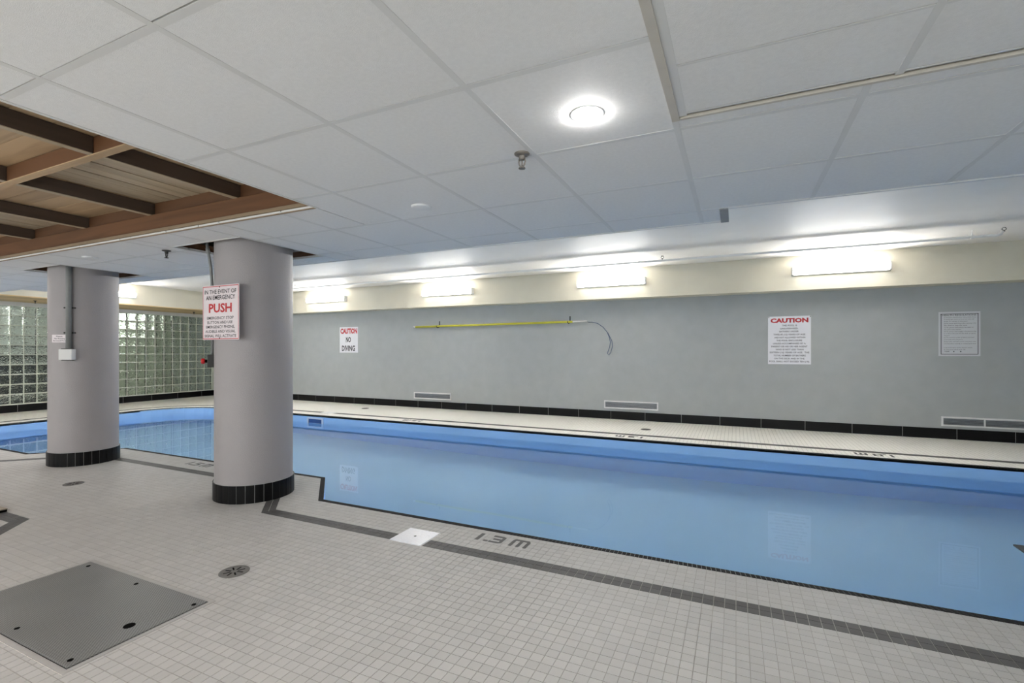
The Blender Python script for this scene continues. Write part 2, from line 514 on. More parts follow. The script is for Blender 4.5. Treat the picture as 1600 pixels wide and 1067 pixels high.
def band_polys():
    """the dark band as strips: (origin, direction, length, kind)"""
    t = math.tan(math.radians(22.5))
    yb = ROW0 - GAP; yu = Y_BUMP - GAP; yl = Y_LEFTRUN - GAP
    segs = []
    segs.append([(B1 - yb, yb), (3.6, yb), (3.6, yb - BW), (B0 - yb + BW, yb - BW)])
    segs.append([(B1 - yb, yb), (B0 - yb + BW, yb - BW), (B0 - yu + BW, yu - BW), (B1 - yu, yu)])
    segs.append([(B1 - yu, yu), (B0 - yu + BW, yu - BW), (C0 + yu - BW, yu - BW), (C1 + yu, yu)])
    segs.append([(C1 + yu, yu), (C0 + yu - BW, yu - BW), (C0 + yl - BW, yl - BW), (C1 + yl, yl)])
    segs.append([(C1 + yl, yl), (C0 + yl - BW, yl - BW), (-10.8, yl - BW), (-10.8, yl)])
    return segs
BANDS = band_polys()
# a second dark band turns a corner beside the low wooden platform
q0 = (-4.764, 1.745)
BANDS2 = [[(q0[0], q0[1]), (q0[0] - 0.042, q0[1] - BW), (-7.0, q0[1] - BW), (-7.0, q0[1])],
          [(q0[0], q0[1]), (q0[0] - 0.042, q0[1] - BW), (-3.9 - 0.042 - 0.102, q0[1] - BW - 0.762), (-3.9, q0[1] - 0.864)]]
def ccw(p):
    s = sum(p[i - 1][0] * p[i][1] - p[i][0] * p[i - 1][1] for i in range(len(p)))
    return p if s > 0 else p[::-1]
ALLBANDS = [ccw(b) for b in BANDS + BANDS2]
def halfplanes(poly):
    r = []
    for i in range(len(poly)):
        p, q = poly[i - 1], poly[i]
        dx, dy = q[0] - p[0], q[1] - p[1]
        r.append((dy, -dx, dy * p[0] - dx * p[1]))
    return r
BAND_HP = [halfplanes(b) for b in ALLBANDS]
def minus_convex(poly, hps):
    out = []
    rest = poly
    for a, b, c in hps:
        o = clip(rest, -a, -b, -c)
        if len(o) > 2 and area(o) > 2e-5: out.append(o)
        rest = clip(rest, a, b, c)
        if len(rest) < 3: break
    return out
# things let into the floor: rectangles and discs without tiles
RECTS = [(-3.49, -2.355, 0.955, 1.567), (-2.085, -1.83, 2.55, 2.79)]
DISCS = [(-2.575, 1.815, 0.08), (-5.65, 2.38, 0.08), (-3.83, 2.89, 0.30), (-6.72, 2.93, 0.30)]
J = 0.0014                      # half a joint
pieces = {'w': [], 'b': []}
full_w = []
def ngon_hp(cx, cy, r, m=20):
    p = [(cx + r * math.cos(2 * math.pi * k / m), cy + r * math.sin(2 * math.pi * k / m)) for k in range(m)]
    return halfplanes(p)
DRAIN_HP = [(d, ngon_hp(*d)) for d in ((-2.575, 1.815, 0.078), (-5.65, 2.38, 0.078))]
def in_holes(x0, x1, y0, y1):
    for cx, cy, r in DISCS:
        dx = max(cx - x0, x1 - cx); dy = max(cy - y0, y1 - cy)
        if dx * dx + dy * dy < r * r: return True
    return False
ix0, ix1 = int(-10.6 / PITCH), int(3.2 / PITCH)
iy0, iy1 = int(-3.2 / PITCH) , 11
for i in range(ix0, ix1):
    for j in range(iy0, iy1):
        x0, x1 = i * PITCH + J, (i + 1) * PITCH - J
        y0, y1 = ROW0 + j * PITCH + J, ROW0 + (j + 1) * PITCH - J
        if in_holes(x0, x1, y0, y1): continue
        polys = [[(x0, y0), (x1, y0), (x1, y1), (x0, y1)]]
        whole = True
        if y1 > Y_LEFTRUN - 0.001 and not (x0 > -3.16 and y1 < ROW0):
            polys = [p for p in beyond_edge(polys[0]) if len(p) > 2 and area(p) > 2e-5]
            whole = len(polys) == 1 and area(polys[0]) > 0.999 * (x1 - x0) * (y1 - y0)
        for rx0, rx1, ry0, ry1 in RECTS:
            if x1 > rx0 and x0 < rx1 and y1 > ry0 and y0 < ry1:
                hp = [(1, 0, rx1), (-1, 0, -rx0), (0, 1, ry1), (0, -1, -ry0)]
                polys = [q for p in polys for q in minus_convex(p, hp)]
                whole = False
        for (dx_, dy_, dr_), hp in DRAIN_HP:
            if x1 > dx_ - dr_ and x0 < dx_ + dr_ and y1 > dy_ - dr_ and y0 < dy_ + dr_:
                polys = [q for p in polys for q in minus_convex(p, hp)]
                whole = False
        for bi, b in enumerate(ALLBANDS):
            bx0 = min(p[0] for p in b); bx1 = max(p[0] for p in b); by0 = min(p[1] for p in b); by1 = max(p[1] for p in b)
            if x1 < bx0 or x0 > bx1 or y1 < by0 or y0 > by1: continue
            np_ = []
            for p in polys:
                ins = p
                for h in BAND_HP[bi]:
                    ins = clip(ins, *h)
                    if len(ins) < 3: break
                if len(ins) > 2 and area(ins) > 2e-5:
                    if bi in (0, 2, 4, 5):          # straight runs keep the grid
                        pieces['b'].append(ins)
                    np_ += minus_convex(p, BAND_HP[bi])
                    whole = False
                else:
                    np_.append(p)
            polys = np_
        if whole and polys: full_w.append((x0, y0))
        else: pieces['w'] += polys
# diagonal runs: tiles laid along the diagonal
for k in (1, 3, 6):
    b = (BANDS + BANDS2)[k] if k < 5 else BANDS2[1]
    p0, p1 = Vector(b[0]), Vector(b[1])
    p3, p2 = Vector(b[3]), Vector(b[2])
    L_ = (p3 - p0).length
    m_ = max(2, int(L_ / PITCH))
    for r_ in range(2):
        for s_ in range(m_):
            def at(u, v): return p0.lerp(p3, u).lerp(p1.lerp(p2, u), v)
            du, dv = J / L_, J / BW
            c = [at(s_ / m_ + du, r_ / 2 + dv), at((s_ + 1) / m_ - du, r_ / 2 + dv), at((s_ + 1) / m_ - du, (r_ + 1) / 2 - dv), at(s_ / m_ + du, (r_ + 1) / 2 - dv)]
            pieces['b'].append([(v.x, v.y) for v in c])

def project(x, y, z):
    u = x * CY + y * SY; t = -x * SY + y * CY
    if t < 0.1: return None
    return 800 + F_PX * u / t, HORIZON - F_PX * (z - EYE) / t, t
def shows(x, y):
    p = project(x, y, 0)
    if not p or not (2 < p[0] < 1598 and 2 < p[1] < 1065): return 0
    return 1.0 / p[2] ** 3
def slab_mesh(name, polys, mat, parent, z0=-0.0015, z1=0.0):
    V, Fc = [], []
    for p in polys:
        p = ccw(p)
        m = len(p); b = len(V)
        V += [(x, y, z1) for x, y in p] + [(x, y, z0) for x, y in p]
        Fc.append(tuple(range(b, b + m)))
        for i in range(m):
            Fc.append((b + i, b + m + i, b + m + (i + 1) % m, b + (i + 1) % m))
    return raw(name, V, Fc, mat, parent)
def centre(p): return (sum(q[0] for q in p) / len(p), sum(q[1] for q in p) / len(p))
W_ = PITCH - 2 * J
full_w.sort(key=lambda t: -shows(t[0] + W_ / 2, t[1] + W_ / 2))
first = slab_mesh('floor_tile', [[(0, 0), (W_, 0), (W_, W_), (0, W_)]], M_TILE, floor)
first.location = (full_w[0][0], full_w[0][1], 0)
for x, y in full_w[1:300]:
    o = link(first.copy()); o.location = (x, y, 0)
rest = [[(x, y), (x + W_, y), (x + W_, y + W_), (x, y + W_)] for x, y in full_w[300:]] + pieces['w']
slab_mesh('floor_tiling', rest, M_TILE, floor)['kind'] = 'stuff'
pieces['b'].sort(key=lambda p: -shows(*centre(p)))
for p in pieces['b'][:280]:
    slab_mesh('band_tile', [p], M_BAND, floor, -0.003, 0.0002)
slab_mesh('band_tiling', pieces['b'][280:], M_BAND, floor, -0.003, 0.0002)['kind'] = 'stuff'

# the dark line along the far and the left side of the pool (one row set back from the edge)
def strip_polys(path_a, path_b, step):
    out = []
    for i in range(len(path_a) - 1):
        a0, a1, b0, b1 = Vector(path_a[i]), Vector(path_a[i + 1]), Vector(path_b[i]), Vector(path_b[i + 1])
        L0 = ((a1 - a0).length + (b1 - b0).length) / 2
        m = max(1, int(round(L0 / step)))
        g = (0.0012 if step > 0.03 else 0.0014) / max(L0, 0.01)
        for s in range(m):
            u0, u1 = s / m + g, (s + 1) / m - g
            c = [a0.lerp(a1, u0), a0.lerp(a1, u1), b0.lerp(b1, u1), b0.lerp(b1, u0)]
            out.append([(v.x, v.y) for v in c])
    return out
i_far = 5
FARLINE_IN = offset_poly(POOL, EDGE_W + GAP)[i_far:]
FARLINE_OUT = offset_poly(POOL, EDGE_W + GAP + BW)[i_far:]
fl = strip_polys(FARLINE_IN, FARLINE_OUT, BW)
SK0, SK1 = on_plane(510.5, 643.2, 0)[0], on_plane(526, 644.6, 0)[0]
fl = [p for p in fl if not (SK0 < centre(p)[0] < SK1 and centre(p)[1] > 6.5) and centre(p)[0] < 4.5]
slab_mesh('band_tiling', fl, M_BAND, floor, -0.003, 0.0005)['kind'] = 'stuff'

# black nosing tiles round the pool
nos = strip_polys(POOL + [POOL[0]], RIM + [RIM[0]], PITCH / 2)
nos.sort(key=lambda p: -shows(*centre(p)))
nosing = slab_mesh('trim_1', [RIM + []], M_PALEGROUT, None, -0.02, -0.0045) if False else None
V, Fc = [], []
for i in range(n):
    a, b = POOL[i], POOL[(i + 1) % n]; c, d = RIM[(i + 1) % n], RIM[i]
    k = len(V)
    V += [(a[0], a[1], 0.0006), (b[0], b[1], 0.0006), (c[0], c[1], 0.0006), (d[0], d[1], 0.0006), (a[0], a[1], -0.03), (b[0], b[1], -0.03)]
    Fc += [(k, k + 1, k + 2, k + 3), (k, k + 4, k + 5, k + 1)]
nosing = raw('trim_1', V, Fc, M_PALEGROUT); nosing['kind'] = 'structure'
def nosing_tile(p):
    return p
for p in nos[:290]:
    slab_mesh('edge_tile', [p], M_EDGE, nosing, -0.012, 0.002)
slab_mesh('edge_tiling', nos[290:], M_EDGE, nosing, -0.012, 0.002)['kind'] = 'stuff'

# depth marks let into the deck
GL = {'1': [[(0.25, 0), (0.55, 0), (0.55, 1), (0.25, 1)]],
      '.': [[(0.2, 0), (0.55, 0), (0.55, 0.2), (0.2, 0.2)]],
      '3': [[(0, 0), (0.75, 0), (0.75, 0.2), (0, 0.2)], [(0.15, 0.4), (0.75, 0.4), (0.75, 0.6), (0.15, 0.6)], [(0, 0.8), (0.75, 0.8), (0.75, 1), (0, 1)], [(0.75, 0), (1, 0.1), (1, 0.9), (0.75, 1)]],
      '5': [[(0, 0), (0.8, 0), (1, 0.15), (0.75, 0.2), (0, 0.2)], [(0, 0.8), (1, 0.8), (1, 1), (0, 1)], [(0, 0.4), (0.25, 0.4), (0.25, 0.8), (0, 0.8)], [(0.25, 0.42), (0.85, 0.42), (1, 0.5), (0.75, 0.6), (0.25, 0.6)], [(0.75, 0.15), (1, 0.15), (1, 0.5), (0.75, 0.5)]],
      '0': [[(0, 0), (1, 0), (1, 0.2), (0, 0.2)], [(0, 0.8), (1, 0.8), (1, 1), (0, 1)], [(0, 0.2), (0.25, 0.2), (0.25, 0.8), (0, 0.8)], [(0.75, 0.2), (1, 0.2), (1, 0.8), (0.75, 0.8)]],
      'm': [[(0, 0), (0.25, 0), (0.25, 0.8), (0, 0.8)], [(0.55, 0), (0.8, 0), (0.8, 0.8), (0.55, 0.8)], [(1.1, 0), (1.35, 0), (1.35, 0.8), (1.1, 0.8)], [(0, 0.8), (1.35, 0.8), (1.2, 1), (0.1, 1)]]}
def depth_mark(text, x, y, h, flip, label):
    polys = []
    cx = 0.0
    for ch in text:
        if ch == ' ':
            cx += 0.35; continue
        wd = {'1': 0.5, '.': 0.4, 'm': 1.35}.get(ch, 1.0)
        for g in GL[ch]:
            polys.append([(cx + px_, py_) for px_, py_ in g])
        cx += wd + 0.22
    out = []
    sx = h * 0.80
    for p in polys:
        q = [(a * sx, b * h) for a, b in p]
        if flip: q = [(x - a, y - b) for a, b in q]
        else: q = [(x + a, y + b) for a, b in q]
        out.append(q)
    root = thing('depth_mark', label, 'floor marking', (x, y, 0), 'depth marks on the pool deck')
    k = 0
    cx = 0
    for ch in text:
        if ch == ' ': continue
        g = out[k:k + len(GL[ch])]; k += len(GL[ch])
        slab_mesh('digit' if ch != 'm' else 'letter', g, M_BAND, root, -0.002, 0.0006)
depth_mark('1.3 m', -1.60, 2.80, 0.115, False, 'dark 1.3 m depth mark inlaid between the grey band and the pool edge')
depth_mark('1.5 m', -5.55, 3.31, 0.115, False, 'dark 1.5 m depth mark on the deck between the two round columns')
depth_mark('1.0 m', 1.72, 7.16, 0.12, True, 'upside-down 1.0 m depth mark on the wall side deck below the health notice')
depth_mark('1.3 m', -1.20, 7.16, 0.12, True, 'upside-down 1.3 m depth mark on the wall side deck near a floor drain')
depth_mark('1.5 m', -5.05, 7.16, 0.12, True, 'upside-down 1.5 m depth mark on the wall side deck below the yellow pole')

# ------------------------------------------------------------------ black base tiles along the walls
def run_base(wall, along_x, c0, c1, j0, step, at, sign):
    """flat black tiles 0.15 m high; joints at j0 + k*step"""
    k = math.floor((c0 - j0) / step)
    while j0 + k * step < c1:
        a, b = max(j0 + k * step, c0) + 0.003, min(j0 + (k + 1) * step, c1) - 0.003
        if b - a > 0.01:
            if along_x: box('base_tile', a, b, at - 0.012, at - 0.002, 0.002, 0.148, M_BLACK, wall, 0.002)
            else: box('base_tile', at + 0.002, at + 0.012, a, b, 0.002, 0.148, M_BLACK, wall, 0.002)
        k += 1
    if along_x: box('base_grout', c0, c1, at - 0.0075, at, 0.0, 0.15, M_PALEGROUT, wall)
    else: box('base_grout', at, at + 0.0075, c0, c1, 0.0, 0.15, M_PALEGROUT, wall)
run_base(wb, True, X_L, X_R, -1.469, 0.6125, Y_B, -1)

# glass block wall
wl = box('wall_left', X_L - 0.1, X_L, Y_N, 2.718, -0.05, 2.262, M_WALL); wl['kind'] = 'structure'
box('sill', X_L - 0.1, X_L, 2.718, Y_B, -0.05, 0.166, M_MORTAR, wl)
box('header', X_L - 0.1, X_L, 2.718, Y_B, 2.166, 2.262, M_FASCIA, wl)
box('end_post', X_L - 0.1, X_L, 8.709, Y_B, 0.166, 2.166, M_MORTAR, wl)
BY, BZ, NCOL, NROW = 0.2066, 0.2, 29, 10
bm = bmesh.new()
for c in range(NCOL + 1):
    y = 8.709 - c * BY
    bx(bm, X_L - 0.085, X_L - 0.012, y - 0.008, y + 0.008, 0.166, 2.166)
for r in range(NROW + 1):
    z = 0.166 + r * BZ
    bx(bm, X_L - 0.0848, X_L - 0.0122, 8.709 - NCOL * BY, 8.709, z - 0.008, z + 0.008)
obj_from('mortar_grid', bm, M_MORTAR, wl)
bm = bmesh.new()
bx(bm, -0.04, 0.04, -BY / 2 + 0.008, BY / 2 - 0.008, -BZ / 2 + 0.008, BZ / 2 - 0.008, 0.012, 2)
blk = obj_from('glass_block', bm, M_BLOCK, wl, smooth=True)
cnt = 0
for c in range(NCOL):
    for r in range(NROW):
        o = blk if cnt == 0 else link(blk.copy())
        o.location = (X_L - 0.048, 8.709 - (c + 0.5) * BY, 0.166 + (r + 0.5) * BZ)
        cnt += 1
run_base(wl, False, Y_N, Y_B - 0.015, 6.55, 0.6225, X_L, 1)
# the passage behind the glass
M_PASS_LIGHT = paint('passage_white', srgb(226, 228, 226), 0.7, 0.02, 3)
M_PASS_DARK = paint('passage_dark_panel', srgb(40, 44, 52), 0.5, 0.1, 3)
M_PASS_OLIVE = paint('passage_olive_wall', srgb(204, 210, 192), 0.7, 0.05, 3)
pw = box('wall_passage', X_L - 1.75, X_L - 1.6, Y_N, 6.05, 1.12, 2.262, M_PASS_LIGHT); pw['kind'] = 'structure'
box('dark_panel', X_L - 1.75, X_L - 1.58, Y_N, 6.05, -0.05, 1.12, M_PASS_DARK, pw)
box('olive_panel', X_L - 1.75, X_L - 1.6, 6.05, Y_B, -0.05, 2.262, M_PASS_OLIVE, pw)
box('passage_top', X_L - 1.75, X_L - 0.101, Y_N, Y_B, 2.262, 2.30, M_PASS_LIGHT, pw)

# ------------------------------------------------------------------ dropped ceiling
GX0, GXS = -0.213, 0.6125
GY0, GYS = 0.785, 0.6225
HOLES = [(-8.2, -2.36, -0.46, 2.19), (-4.35, -3.50, 2.52, 3.345), (-7.10, -6.30, 2.545, 3.355), (-0.213, 2.85, -0.46, 1.942)]
def far_edge(x):
    if x > -0.066: return 3.285
    if x > -9.35: return 3.60
    return 3.33
cd = bpy.data.objects.new('ceiling_dropped', None); link(cd); cd.location = (0, 0, Z_TILE); cd['kind'] = 'structure'
def rect_minus(r, h):
    x0, x1, y0, y1 = r
    a, b, c, d = h
    if b <= x0 or a >= x1 or d <= y0 or c >= y1: return [r]
    out = []
    if a > x0: out.append((x0, a, y0, y1)); x0 = a
    if b < x1: out.append((b, x1, y0, y1)); x1 = b
    if c > y0: out.append((x0, x1, y0, c))
    if d < y1: out.append((x0, x1, d, y1))
    return out
ci0, ci1 = math.floor((X_L - GX0) / GXS), math.ceil((X_R - GX0) / GXS)
BARW = 0.012
for i in range(ci0, ci1):
    for j in range(-2, 5):
        x0, x1 = max(GX0 + i * GXS, X_L), min(GX0 + (i + 1) * GXS, X_R)
        y0, y1 = GY0 + j * GYS, GY0 + (j + 1) * GYS
        rects = []
        cols = ((x0, min(x1, -9.35)), (max(x0, -9.35), min(x1, -0.066)), (max(x0, -0.066), x1)) if y1 > 3.28 else ((x0, x1),)
        for xa, xb in cols:
            if xb - xa < 0.005: continue
            yb = min(y1, far_edge((xa + xb) / 2))
            if yb - y0 > 0.01: rects.append((xa, xb, y0, yb))
        for h in HOLES:
            rects = [q for r in rects for q in rect_minus(r, h)]
        for a, b, c, d in rects:
            if b - a < 0.03 or d - c < 0.03: continue
            # a slit shows beside the bars where the tile has shifted
            s = random.choice((0.002, 0.003, 0.004, 0.0055))
            box('ceiling_tile', a + BARW * 0.4, b - BARW * 0.4, c + BARW * 0.4, d - BARW - s, Z_TILE + 0.0012, Z_TILE + 0.018, M_PANEL, cd)
def spans(lo, hi, cuts):
    segs = [(lo, hi)]
    for a, b in cuts:
        ns = []
        for s, e in segs:
            if b <= s or a >= e: ns.append((s, e)); continue
            if a > s: ns.append((s, a))
            if b < e: ns.append((b, e))
        segs = ns
    return [(s, e) for s, e in segs if e - s > 0.02]
for i in range(ci0 + 1, ci1):
    x = GX0 + i * GXS
    cuts = [(h[2], h[3]) for h in HOLES if h[0] + 0.001 < x < h[1] - 0.001]
    if abs(x - GX0) < 0.01: cuts.append((-0.46, 1.942))
    for a, b in spans(GY0 - 2 * GYS, far_edge(x), cuts):
        box('grid_bar', x - BARW, x + BARW, a, b, Z_TILE, Z_TILE + 0.008, M_BAR, cd)
for j in range(-2, 5):
    y = GY0 + j * GYS
    cuts = [(h[0], h[1]) for h in HOLES if h[2] + 0.001 < y < h[3] - 0.001]
    for a, b in spans(X_L, X_R, cuts):
        if y > 3.3: cuts
        box('grid_bar', a, b, y - BARW, y + BARW, Z_TILE + 0.0006, Z_TILE + 0.0078, M_BAR, cd)
# edge angles along the open side and round the openings
def frame_strip(x0, x1, y0, y1, mat=M_BAR, dz=0.0, h=0.02):
    box('edge_trim', x0, x1, y0, y1, Z_TILE - 0.002 + dz, Z_TILE + h, mat, cd)
frame_strip(-9.35, -0.066, 3.588, 3.612)
frame_strip(-0.066, X_R, 3.273, 3.297)
frame_strip(X_L, -9.35, 3.318, 3.342)
frame_strip(-9.362, -9.338, 3.33, 3.6)
frame_strip(-0.094, -0.044, 3.273, 3.612, M_METAL, -0.003)
for h in HOLES[:3]:
    frame_strip(h[0] - 0.018, h[0], h[2], h[3], h=0.003); frame_strip(h[1], h[1] + 0.018, h[2] - 0.018, h[3] + 0.018, h=0.003)
    frame_strip(h[0] - 0.018, h[1], h[3], h[3] + 0.014, M_LIP if h[0] < -8 else M_BAR, h=0.003); frame_strip(h[0] - 0.018, h[1], h[2] - 0.018, h[2], h=0.003)
# upstands from the dropped ceiling to the slab
for nm, a in (('trim_2', (-9.35, -0.066, 3.60, 3.612)), ('trim_3', (-0.066, X_R, 3.285, 3.297)), ('trim_4', (X_L, -9.35, 3.33, 3.342))):
    box(nm, a[0], a[1], a[2], a[3], Z_TILE + 0.02, Z_SLAB, M_FASCIA)['kind'] = 'structure'
box('trim_5', -0.078, -0.066, 3.297, 3.60, Z_TILE + 0.02, Z_SLAB, M_FASCIA)['kind'] = 'structure'
# plain part of the ceiling behind the viewer
box('ceiling_rear', X_L, X_R, Y_N, GY0 - 2 * GYS, Z_TILE, Z_TILE + 0.02, M_PANEL)['kind'] = 'structure'
# raised panel field with beige frame
h = HOLES[3]
frame_strip(h[0] - 0.010, h[0] + 0.018, h[2], h[3] + 0.006, M_BEIGE, -0.0012, 0.01)
frame_strip(h[0] + 0.02, h[1], h[3] - 0.008, h[3] + 0.006, M_BEIGE, -0.001, 0.01)
frame_strip(h[1] - 0.02, h[1] + 0.012, h[2], h[3] + 0.006, M_BEIGE, -0.001, 0.01)
Z2 = Z_TILE + 0.002
fx = [h[0] + 0.035, 0.478, 1.09, 1.70, 2.31, h[1] - 0.02]
fy = [h[2], 0.335, 0.957, 1.58, h[3] - 0.035]
for a, b in zip(fx, fx[1:]):
    for c, d in zip(fy, fy[1:]):
        box('ceiling_tile', a + 0.004, b - 0.004, c + 0.004, d - 0.008, Z2 + 0.0008, Z2 + 0.02, M_PANEL, cd)
for x in fx[:-1]:
    w_ = 0.018 if x < 0 else 0.014
    box('grid_bar', x - w_, x + w_ * 0.6, h[2], h[3] - 0.014, Z2, Z2 + 0.005, M_BAR, cd)
for y in fy[1:]:
    box('grid_bar', h[0] + 0.02, h[1] - 0.02, y - 0.003, y + 0.007, Z2 + 0.0004, Z2 + 0.005, M_BAR, cd)
# dark sheet standing in for the shade above the tiles
box('void_shade_sheet', X_L, X_R, Y_N, 3.28, Z_TILE + 0.30, Z_TILE + 0.31, M_PLENUM, cd)

# ------------------------------------------------------------------ timber seen through the open ceiling
tf = thing('timber_framing', 'bare timber joists and plank deck showing through the open ceiling bay', 'timber framing', (-5.2, 1.0, Z_TILE))
ZJ, ZP = 2.30, 2.39
box('rim_board', -8.3, -2.2, 2.205, 2.245, Z_TILE + 0.045, ZJ, M_BEAM_WOOD, tf, 0.004)
box('rim_lip', -8.3, -2.2, 2.185, 2.25, Z_TILE + 0.021, Z_TILE + 0.045, M_LIP, tf, 0.003)
box('rim_board', -8.3, -2.2, 2.232, 2.27, ZJ, ZP + 0.03, M_BEAM_WOOD, tf, 0.004)
for x in (-3.10, -4.09, -5.04, -5.99, -6.95, -7.9):
    box('joist', x - 0.038, x, 1.43, 2.232, ZJ, ZP, M_JOIST, tf, 0.003)
    box('joist', x - 0.038, x, -0.45, 1.392, ZJ, ZP, M_JOIST, tf, 0.003)
    box('joist_underside', x - 0.040, x + 0.002, -0.45, 2.23, ZJ - 0.004, ZJ, M_PLANK_Y, tf)  # pale strip paints the lighter underside below the shaded sides
box('cross_beam', -8.2, -2.15, 1.392, 1.43, ZJ - 0.002, ZP, M_BEAM_WOOD, tf, 0.003)
box('cross_beam_underside', -8.2, -2.15, 1.388, 1.434, ZJ - 0.008, ZJ - 0.002, M_PLANK_X, tf)  # paler strip shows the beam's lighter underside
xs = [-2.0, -3.10, -4.09, -5.04, -5.99, -6.95, -7.9, -8.5]
for k in range(7):
    b_, a_ = xs[k], xs[k + 1]
    along_y = k % 2 == 1
    # beyond the cross beam
    if along_y:
        m_ = 9
        for q in range(m_):
            u0 = a_ + (b_ - a_) * q / m_; u1 = a_ + (b_ - a_) * (q + 1) / m_
            dz = random.uniform(0, 0.006)
            box('plank', u0 + 0.004, u1 - 0.004, 1.40, 2.26, ZP + dz, ZP + 0.02 + dz, M_PLANK_Y, tf, 0.002)
    else:
        for q in range(6):
            v0 = 1.40 + 0.86 * q / 6; v1 = 1.40 + 0.86 * (q + 1) / 6
            dz = random.uniform(0, 0.004)
            box('plank', a_, b_, v0 + 0.0015, v1 - 0.0015, ZP + dz, ZP + 0.02 + dz, M_PLANK_X, tf, 0.002)
    for q in range(11):
        v0 = -0.46 + 1.86 * q / 11; v1 = -0.46 + 1.86 * (q + 1) / 11
        dz = random.uniform(0, 0.004)
        box('plank', a_, b_, v0 + 0.0015, v1 - 0.0015, ZP + dz, ZP + 0.02 + dz, M_PLANK_X, tf, 0.002)

# ------------------------------------------------------------------ columns
def make_column(cx, cy, label, hole):
    root = thing('round_column', label, 'column', (cx, cy, 0), 'round concrete columns')
    bm = bmesh.new()
    lathe(bm, [(0.305, 0.0), (0.305, Z_SLAB)], cx, cy, 64)
    obj_from('shaft', bm, M_COLUMN, root, smooth=True)
    bm = bmesh.new()
    lathe(bm, [(0.312, 0.0), (0.312, 0.146), (0.305, 0.150)], cx, cy, 64)
    obj_from('grout_ring', bm, M_PALEGROUT, root, smooth=True)
    m = 29
    for k in range(m):
        a0, a1 = 2 * math.pi * (k + 0.035) / m, 2 * math.pi * (k + 0.965) / m
        pts = [(cx + 0.310 * math.cos(a0 + (a1 - a0) * i / 2), cy + 0.310 * math.sin(a0 + (a1 - a0) * i / 2)) for i in range(3)]
        out = [(cx + 0.317 * math.cos(a0 + (a1 - a0) * i / 2), cy + 0.317 * math.sin(a0 + (a1 - a0) * i / 2)) for i in (2, 1, 0)]
        bm = bmesh.new()
        prism(bm, pts + out, 0.002, 0.148)
        obj_from('base_tile', bm, M_BLACK, root)
    # timber framing of the ceiling opening round the column
    x0, x1, y0, y1 = hole
    for nm, r in (('collar', (x0 - 0.03, x1 + 0.03, y1 + 0.02, y1 + 0.05)), ('collar', (x0 - 0.05, x0 - 0.02, y0, y1 + 0.02))):
        box('opening_board', r[0], r[1], r[2], r[3], Z_TILE + 0.025, Z_TILE + 0.075, M_BEAM_WOOD, cd)
    return root
C2 = (-3.83, 2.89); C1 = (-6.72, 2.93)
make_column(*C2, 'thick pale round column with the red-bordered emergency sign on it', HOLES[1])
make_column(*C1, 'thick pale round column with a grey conduit and small white box', HOLES[2])

# ------------------------------------------------------------------ lamps
def tube_lamp(loc, rotz, label, group='wall tube lights', lens=None):
    root = bpy.data.objects.new('tube_light', None); link(root)
    tag(root, label, 'light', group)
    root.location = loc; root.rotation_euler = (0, 0, rotz)
    # local: length along x, wall behind at y = 0, front towards -y
    bm = bmesh.new(); bx(bm, -0.61, 0.61, -0.05, 0, -0.06, 0.06, 0.004)
    hs_ = me_obj('housing', bm, M_WHITE, root)
    bm = bmesh.new()
    prof = [(-0.048, -0.057), (-0.078, -0.053), (-0.09, -0.035), (-0.093, 0.0), (-0.09, 0.035), (-0.078, 0.053), (-0.048, 0.057)]
    rows = [[bm.verts.new((x, y, z)) for y, z in prof] for x in (-0.585, 0.585)]
    for i in range(len(prof) - 1):
        bm.faces.new((rows[0][i], rows[1][i], rows[1][i + 1], rows[0][i + 1]))
    bm.faces.new((rows[0][-1], rows[1][-1], rows[1][0], rows[0][0]))
    dif = me_obj('diffuser', bm, lens or M_LENS, root)
    dif.data.materials.append(M_LENS_SIDE)
    for p_ in dif.data.polygons:
        if abs(p_.normal.z) > 0.5: p_.material_index = 1
    for s in (-1, 1):
        bm = bmesh.new(); bx(bm, min(s * 0.585, s * 0.612), max(s * 0.585, s * 0.612), -0.097, 0, -0.062, 0.062, 0.005)
        me_obj('end_cap', bm, M_WHITE, hs_)
    return root
def me_obj(name, bm, mat, parent, smooth=False):
    """part given in its thing's own coordinates"""
    me = bpy.data.meshes.new(name)
    bmesh.ops.recalc_face_normals(bm, faces=bm.faces)
    bm.to_mesh(me); bm.free()
    if smooth:
        for p in me.polygons: p.use_smooth = True
    me.materials.append(mat)
    o = link(bpy.data.objects.new(name, me))
    o.parent = parent
    return o
ZL = EYE + 1.205
tube_lamp((-8.745, Y_BEAM, ZL), 0, 'bright tube light on the cream beam beside the round column')
tube_lamp((-5.40, Y_BEAM, ZL), 0, 'bright tube light on the cream beam above the start of the yellow pole')
tube_lamp((-2.01, Y_BEAM, ZL), 0, 'bright tube light on the cream beam above the pole hook end')
tube_lamp((1.38, Y_BEAM, ZL), 0, 'bright tube light on the cream beam between the two text notices')
tube_lamp((-11.9, 5.47, ZL), math.pi / 2, 'bright tube light on the bulkhead above the glass block wall')
tube_lamp((-11.9, 0.4, 2.0), math.pi / 2, 'tube light high up past the glass block wall') if False else None
tube_lamp((X_L - 1.585, 3.8, 2.02), math.pi / 2, 'added tube light in the passage behind the glass blocks', lens=emit('added_passage_tube', (1, 0.99, 0.96, 1), TUBE_W * 0.6))  # this tube and the next are added to light the passage
tube_lamp((X_L - 1.585, 7.0, 2.10), math.pi / 2, 'dim added tube light in the passage behind the glass blocks', lens=emit('added_passage_tube_dim', (0.95, 1, 0.9, 1), TUBE_W * 0.09))

